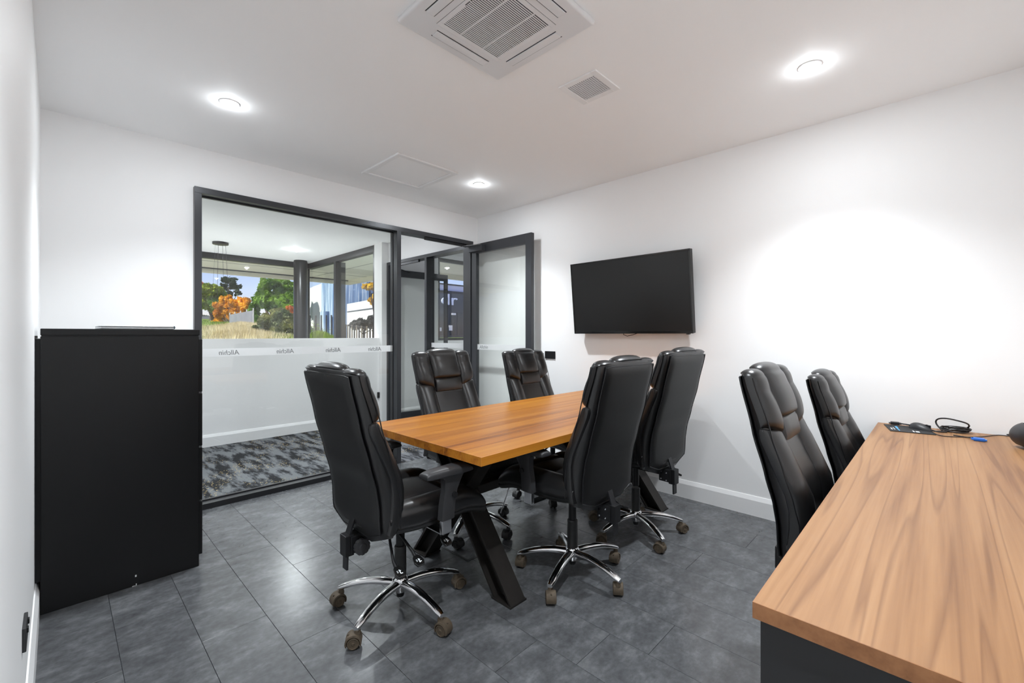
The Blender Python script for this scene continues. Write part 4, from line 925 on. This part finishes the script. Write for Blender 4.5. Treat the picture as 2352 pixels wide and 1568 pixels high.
MB().tube([(0, 0, 0.2), p1 - p0 + Vector((0, 0, 0.2))], 0.015, 6).build('rail', 'post_black', pf)

# buildings seen through the right hand windows
def slab(name, label, pxa, da, pxb, db, z0, z1, m, cat='building', thick=3.0, parent=None):
    a, b = atd(pxa, HY, da), atd(pxb, HY, db); v = (b - a); n = Vector((-v.y, v.x, 0)).normalized()
    if n.dot(Vector((a.x, a.y, 0))) < 0: n = -n
    o = MB().loft([[Vector((p.x, p.y, z)) for p in (a, b, b + n * thick, a + n * thick)] for z in (z0, z1)]).build(name, m, parent)
    return tag(o, label, cat) if label else o
def zat(py, d): return CH + (HY - py) / F * d
bb = empty('striped_building', (0, 0, 0), label='tall building clad in blue and white vertical stripes outside', cat='building')
slab('wall', None, 738, 30, 772, 27, -0.3, zat(640, 30), 'stripe_clad', parent=bb, thick=2)
slab('side_wall', None, 772, 27, 800, 28.5, -0.3, zat(645, 27), 'stripe_clad', parent=bb, thick=0.2)
slab('wing_wall', None, 798, 33, 852, 29, -0.3, zat(651, 33), 'stripe_clad', parent=bb, thick=4)
slab('end_wall', None, 850, 28.8, 868, 27.5, -0.3, zat(675, 29), 'dark_clad', parent=bb, thick=4)
wb = empty('white_building', (0, 0, 0), label='white gabled building beside the black column outside', cat='building')
gw = MB(); A_, B_, C_ = atd(698, HY, 34), atd(722, HY, 32), atd(747, HY, 30.5); nn = Vector((0.69, 0.72, 0)).normalized() * 3
gw.loft([[Vector((p.x, p.y, z)) + o_ for p, z in ((A_, -0.3), (C_, -0.3), (C_, zat(648, 30.5)), (B_, zat(657, 32)), (A_, zat(668, 34)))] for o_ in (Vector((0, 0, 0)), nn)]); gw.build('gable_wall', 'white_clad', wb)
slab('low_wall', None, 735, 27.5, 745, 26.8, -0.3, zat(715, 27), 'stripe_clad', parent=wb, thick=0.3)
lw = empty('low_white_building', (0, 0, 0), label='low white flat roofed building in front of the striped wing', cat='building')
slab('wall', None, 797, 25, 870, 21, -0.3, zat(698, 25), 'white_clad', parent=lw, thick=3)
slab('base_line', None, 797, 24.9, 870, 20.9, zat(716, 24.9) - 0.02, zat(716, 24.9) + 0.03, 'fence_dark', parent=lw, thick=0.05)
tree('low_hedge', 'dark straggly hedge along the low white building', 18, 835, 775, [(815, 748, 12, 12), (832, 744, 14, 12), (850, 740, 14, 14), (862, 748, 12, 14)], 'leaf_hedge', 2600, 0.10, 21, 0.04, 'hedge')
tree('hedge_base_shrub', 'grey green shrub low in front of the striped wing', 30, 812, 720, [(808, 694, 8, 5), (822, 690, 10, 8), (835, 694, 10, 6)], 'leaf_hedge', 900, 0.14, 22, 0.04, 'shrub')
# dark building with the sign, seen through the entry window
db_ = empty('sign_building', (0, 0, 0), label='dark clad building with large pale letters outside the entry', cat='building')
SY = 20.0
pA, pB = atY(985, HY, SY), atY(1110, HY, SY); zt = atY(1035, 668, SY).z
bx('wall', 'dark_clad', pA.x, pB.x, SY, SY + 3, -0.3, zt, db_)
bx('parapet_glass', 'sign', pA.x, pB.x, SY + 0.2, SY + 0.25, zt, atY(1035, 654, SY).z, db_); bx('cap_rail', 'dark_clad', pA.x, pB.x, SY + 0.15, SY + 0.3, atY(1035, 654, SY).z, atY(1035, 651, SY).z, db_)
L0 = atY(1011, 699, SY); hgt = (atY(1011, 672, SY).z - L0.z)
text_mesh('lettering', 'dr', hgt * 1.38, 'sign', db_, Matrix.Translation((L0.x, SY - 0.06, L0.z)) @ Matrix(((1.42, 0, 0, 0), (0, 0, -1, 0), (0, 1, 0, 0), (0, 0, 0, 1))), extrude=0.05)
for (pa, pb, ya, yb) in ((1008, 1020, 720, 770), (1034, 1044, 722, 770), (1050, 1062, 718, 770)):
    q0_, q1_ = atY(pa, yb, SY), atY(pb, ya, SY); bx('window', 'dark_glass', q0_.x, q1_.x, SY - 0.03, SY, q0_.z, q1_.z, db_)
for (pa, pb, ya, yb) in ((1007, 1013, 752, 760), (1030, 1038, 747, 759), (1036, 1046, 719, 723)):
    q0_, q1_ = atY(pa, yb, SY), atY(pb, ya, SY); bx('notice', 'white_clad', q0_.x, q1_.x, SY - 0.05, SY - 0.031, q0_.z, q1_.z, db_)
q0_, q1_ = atY(985, 779, 17), atY(1110, 775, 17)
bx('hedge_strip', 'grass', q0_.x, q1_.x, 17, 18.5, -0.3, q1_.z, **St('green lawn strip before the dark sign building', 'ground'))
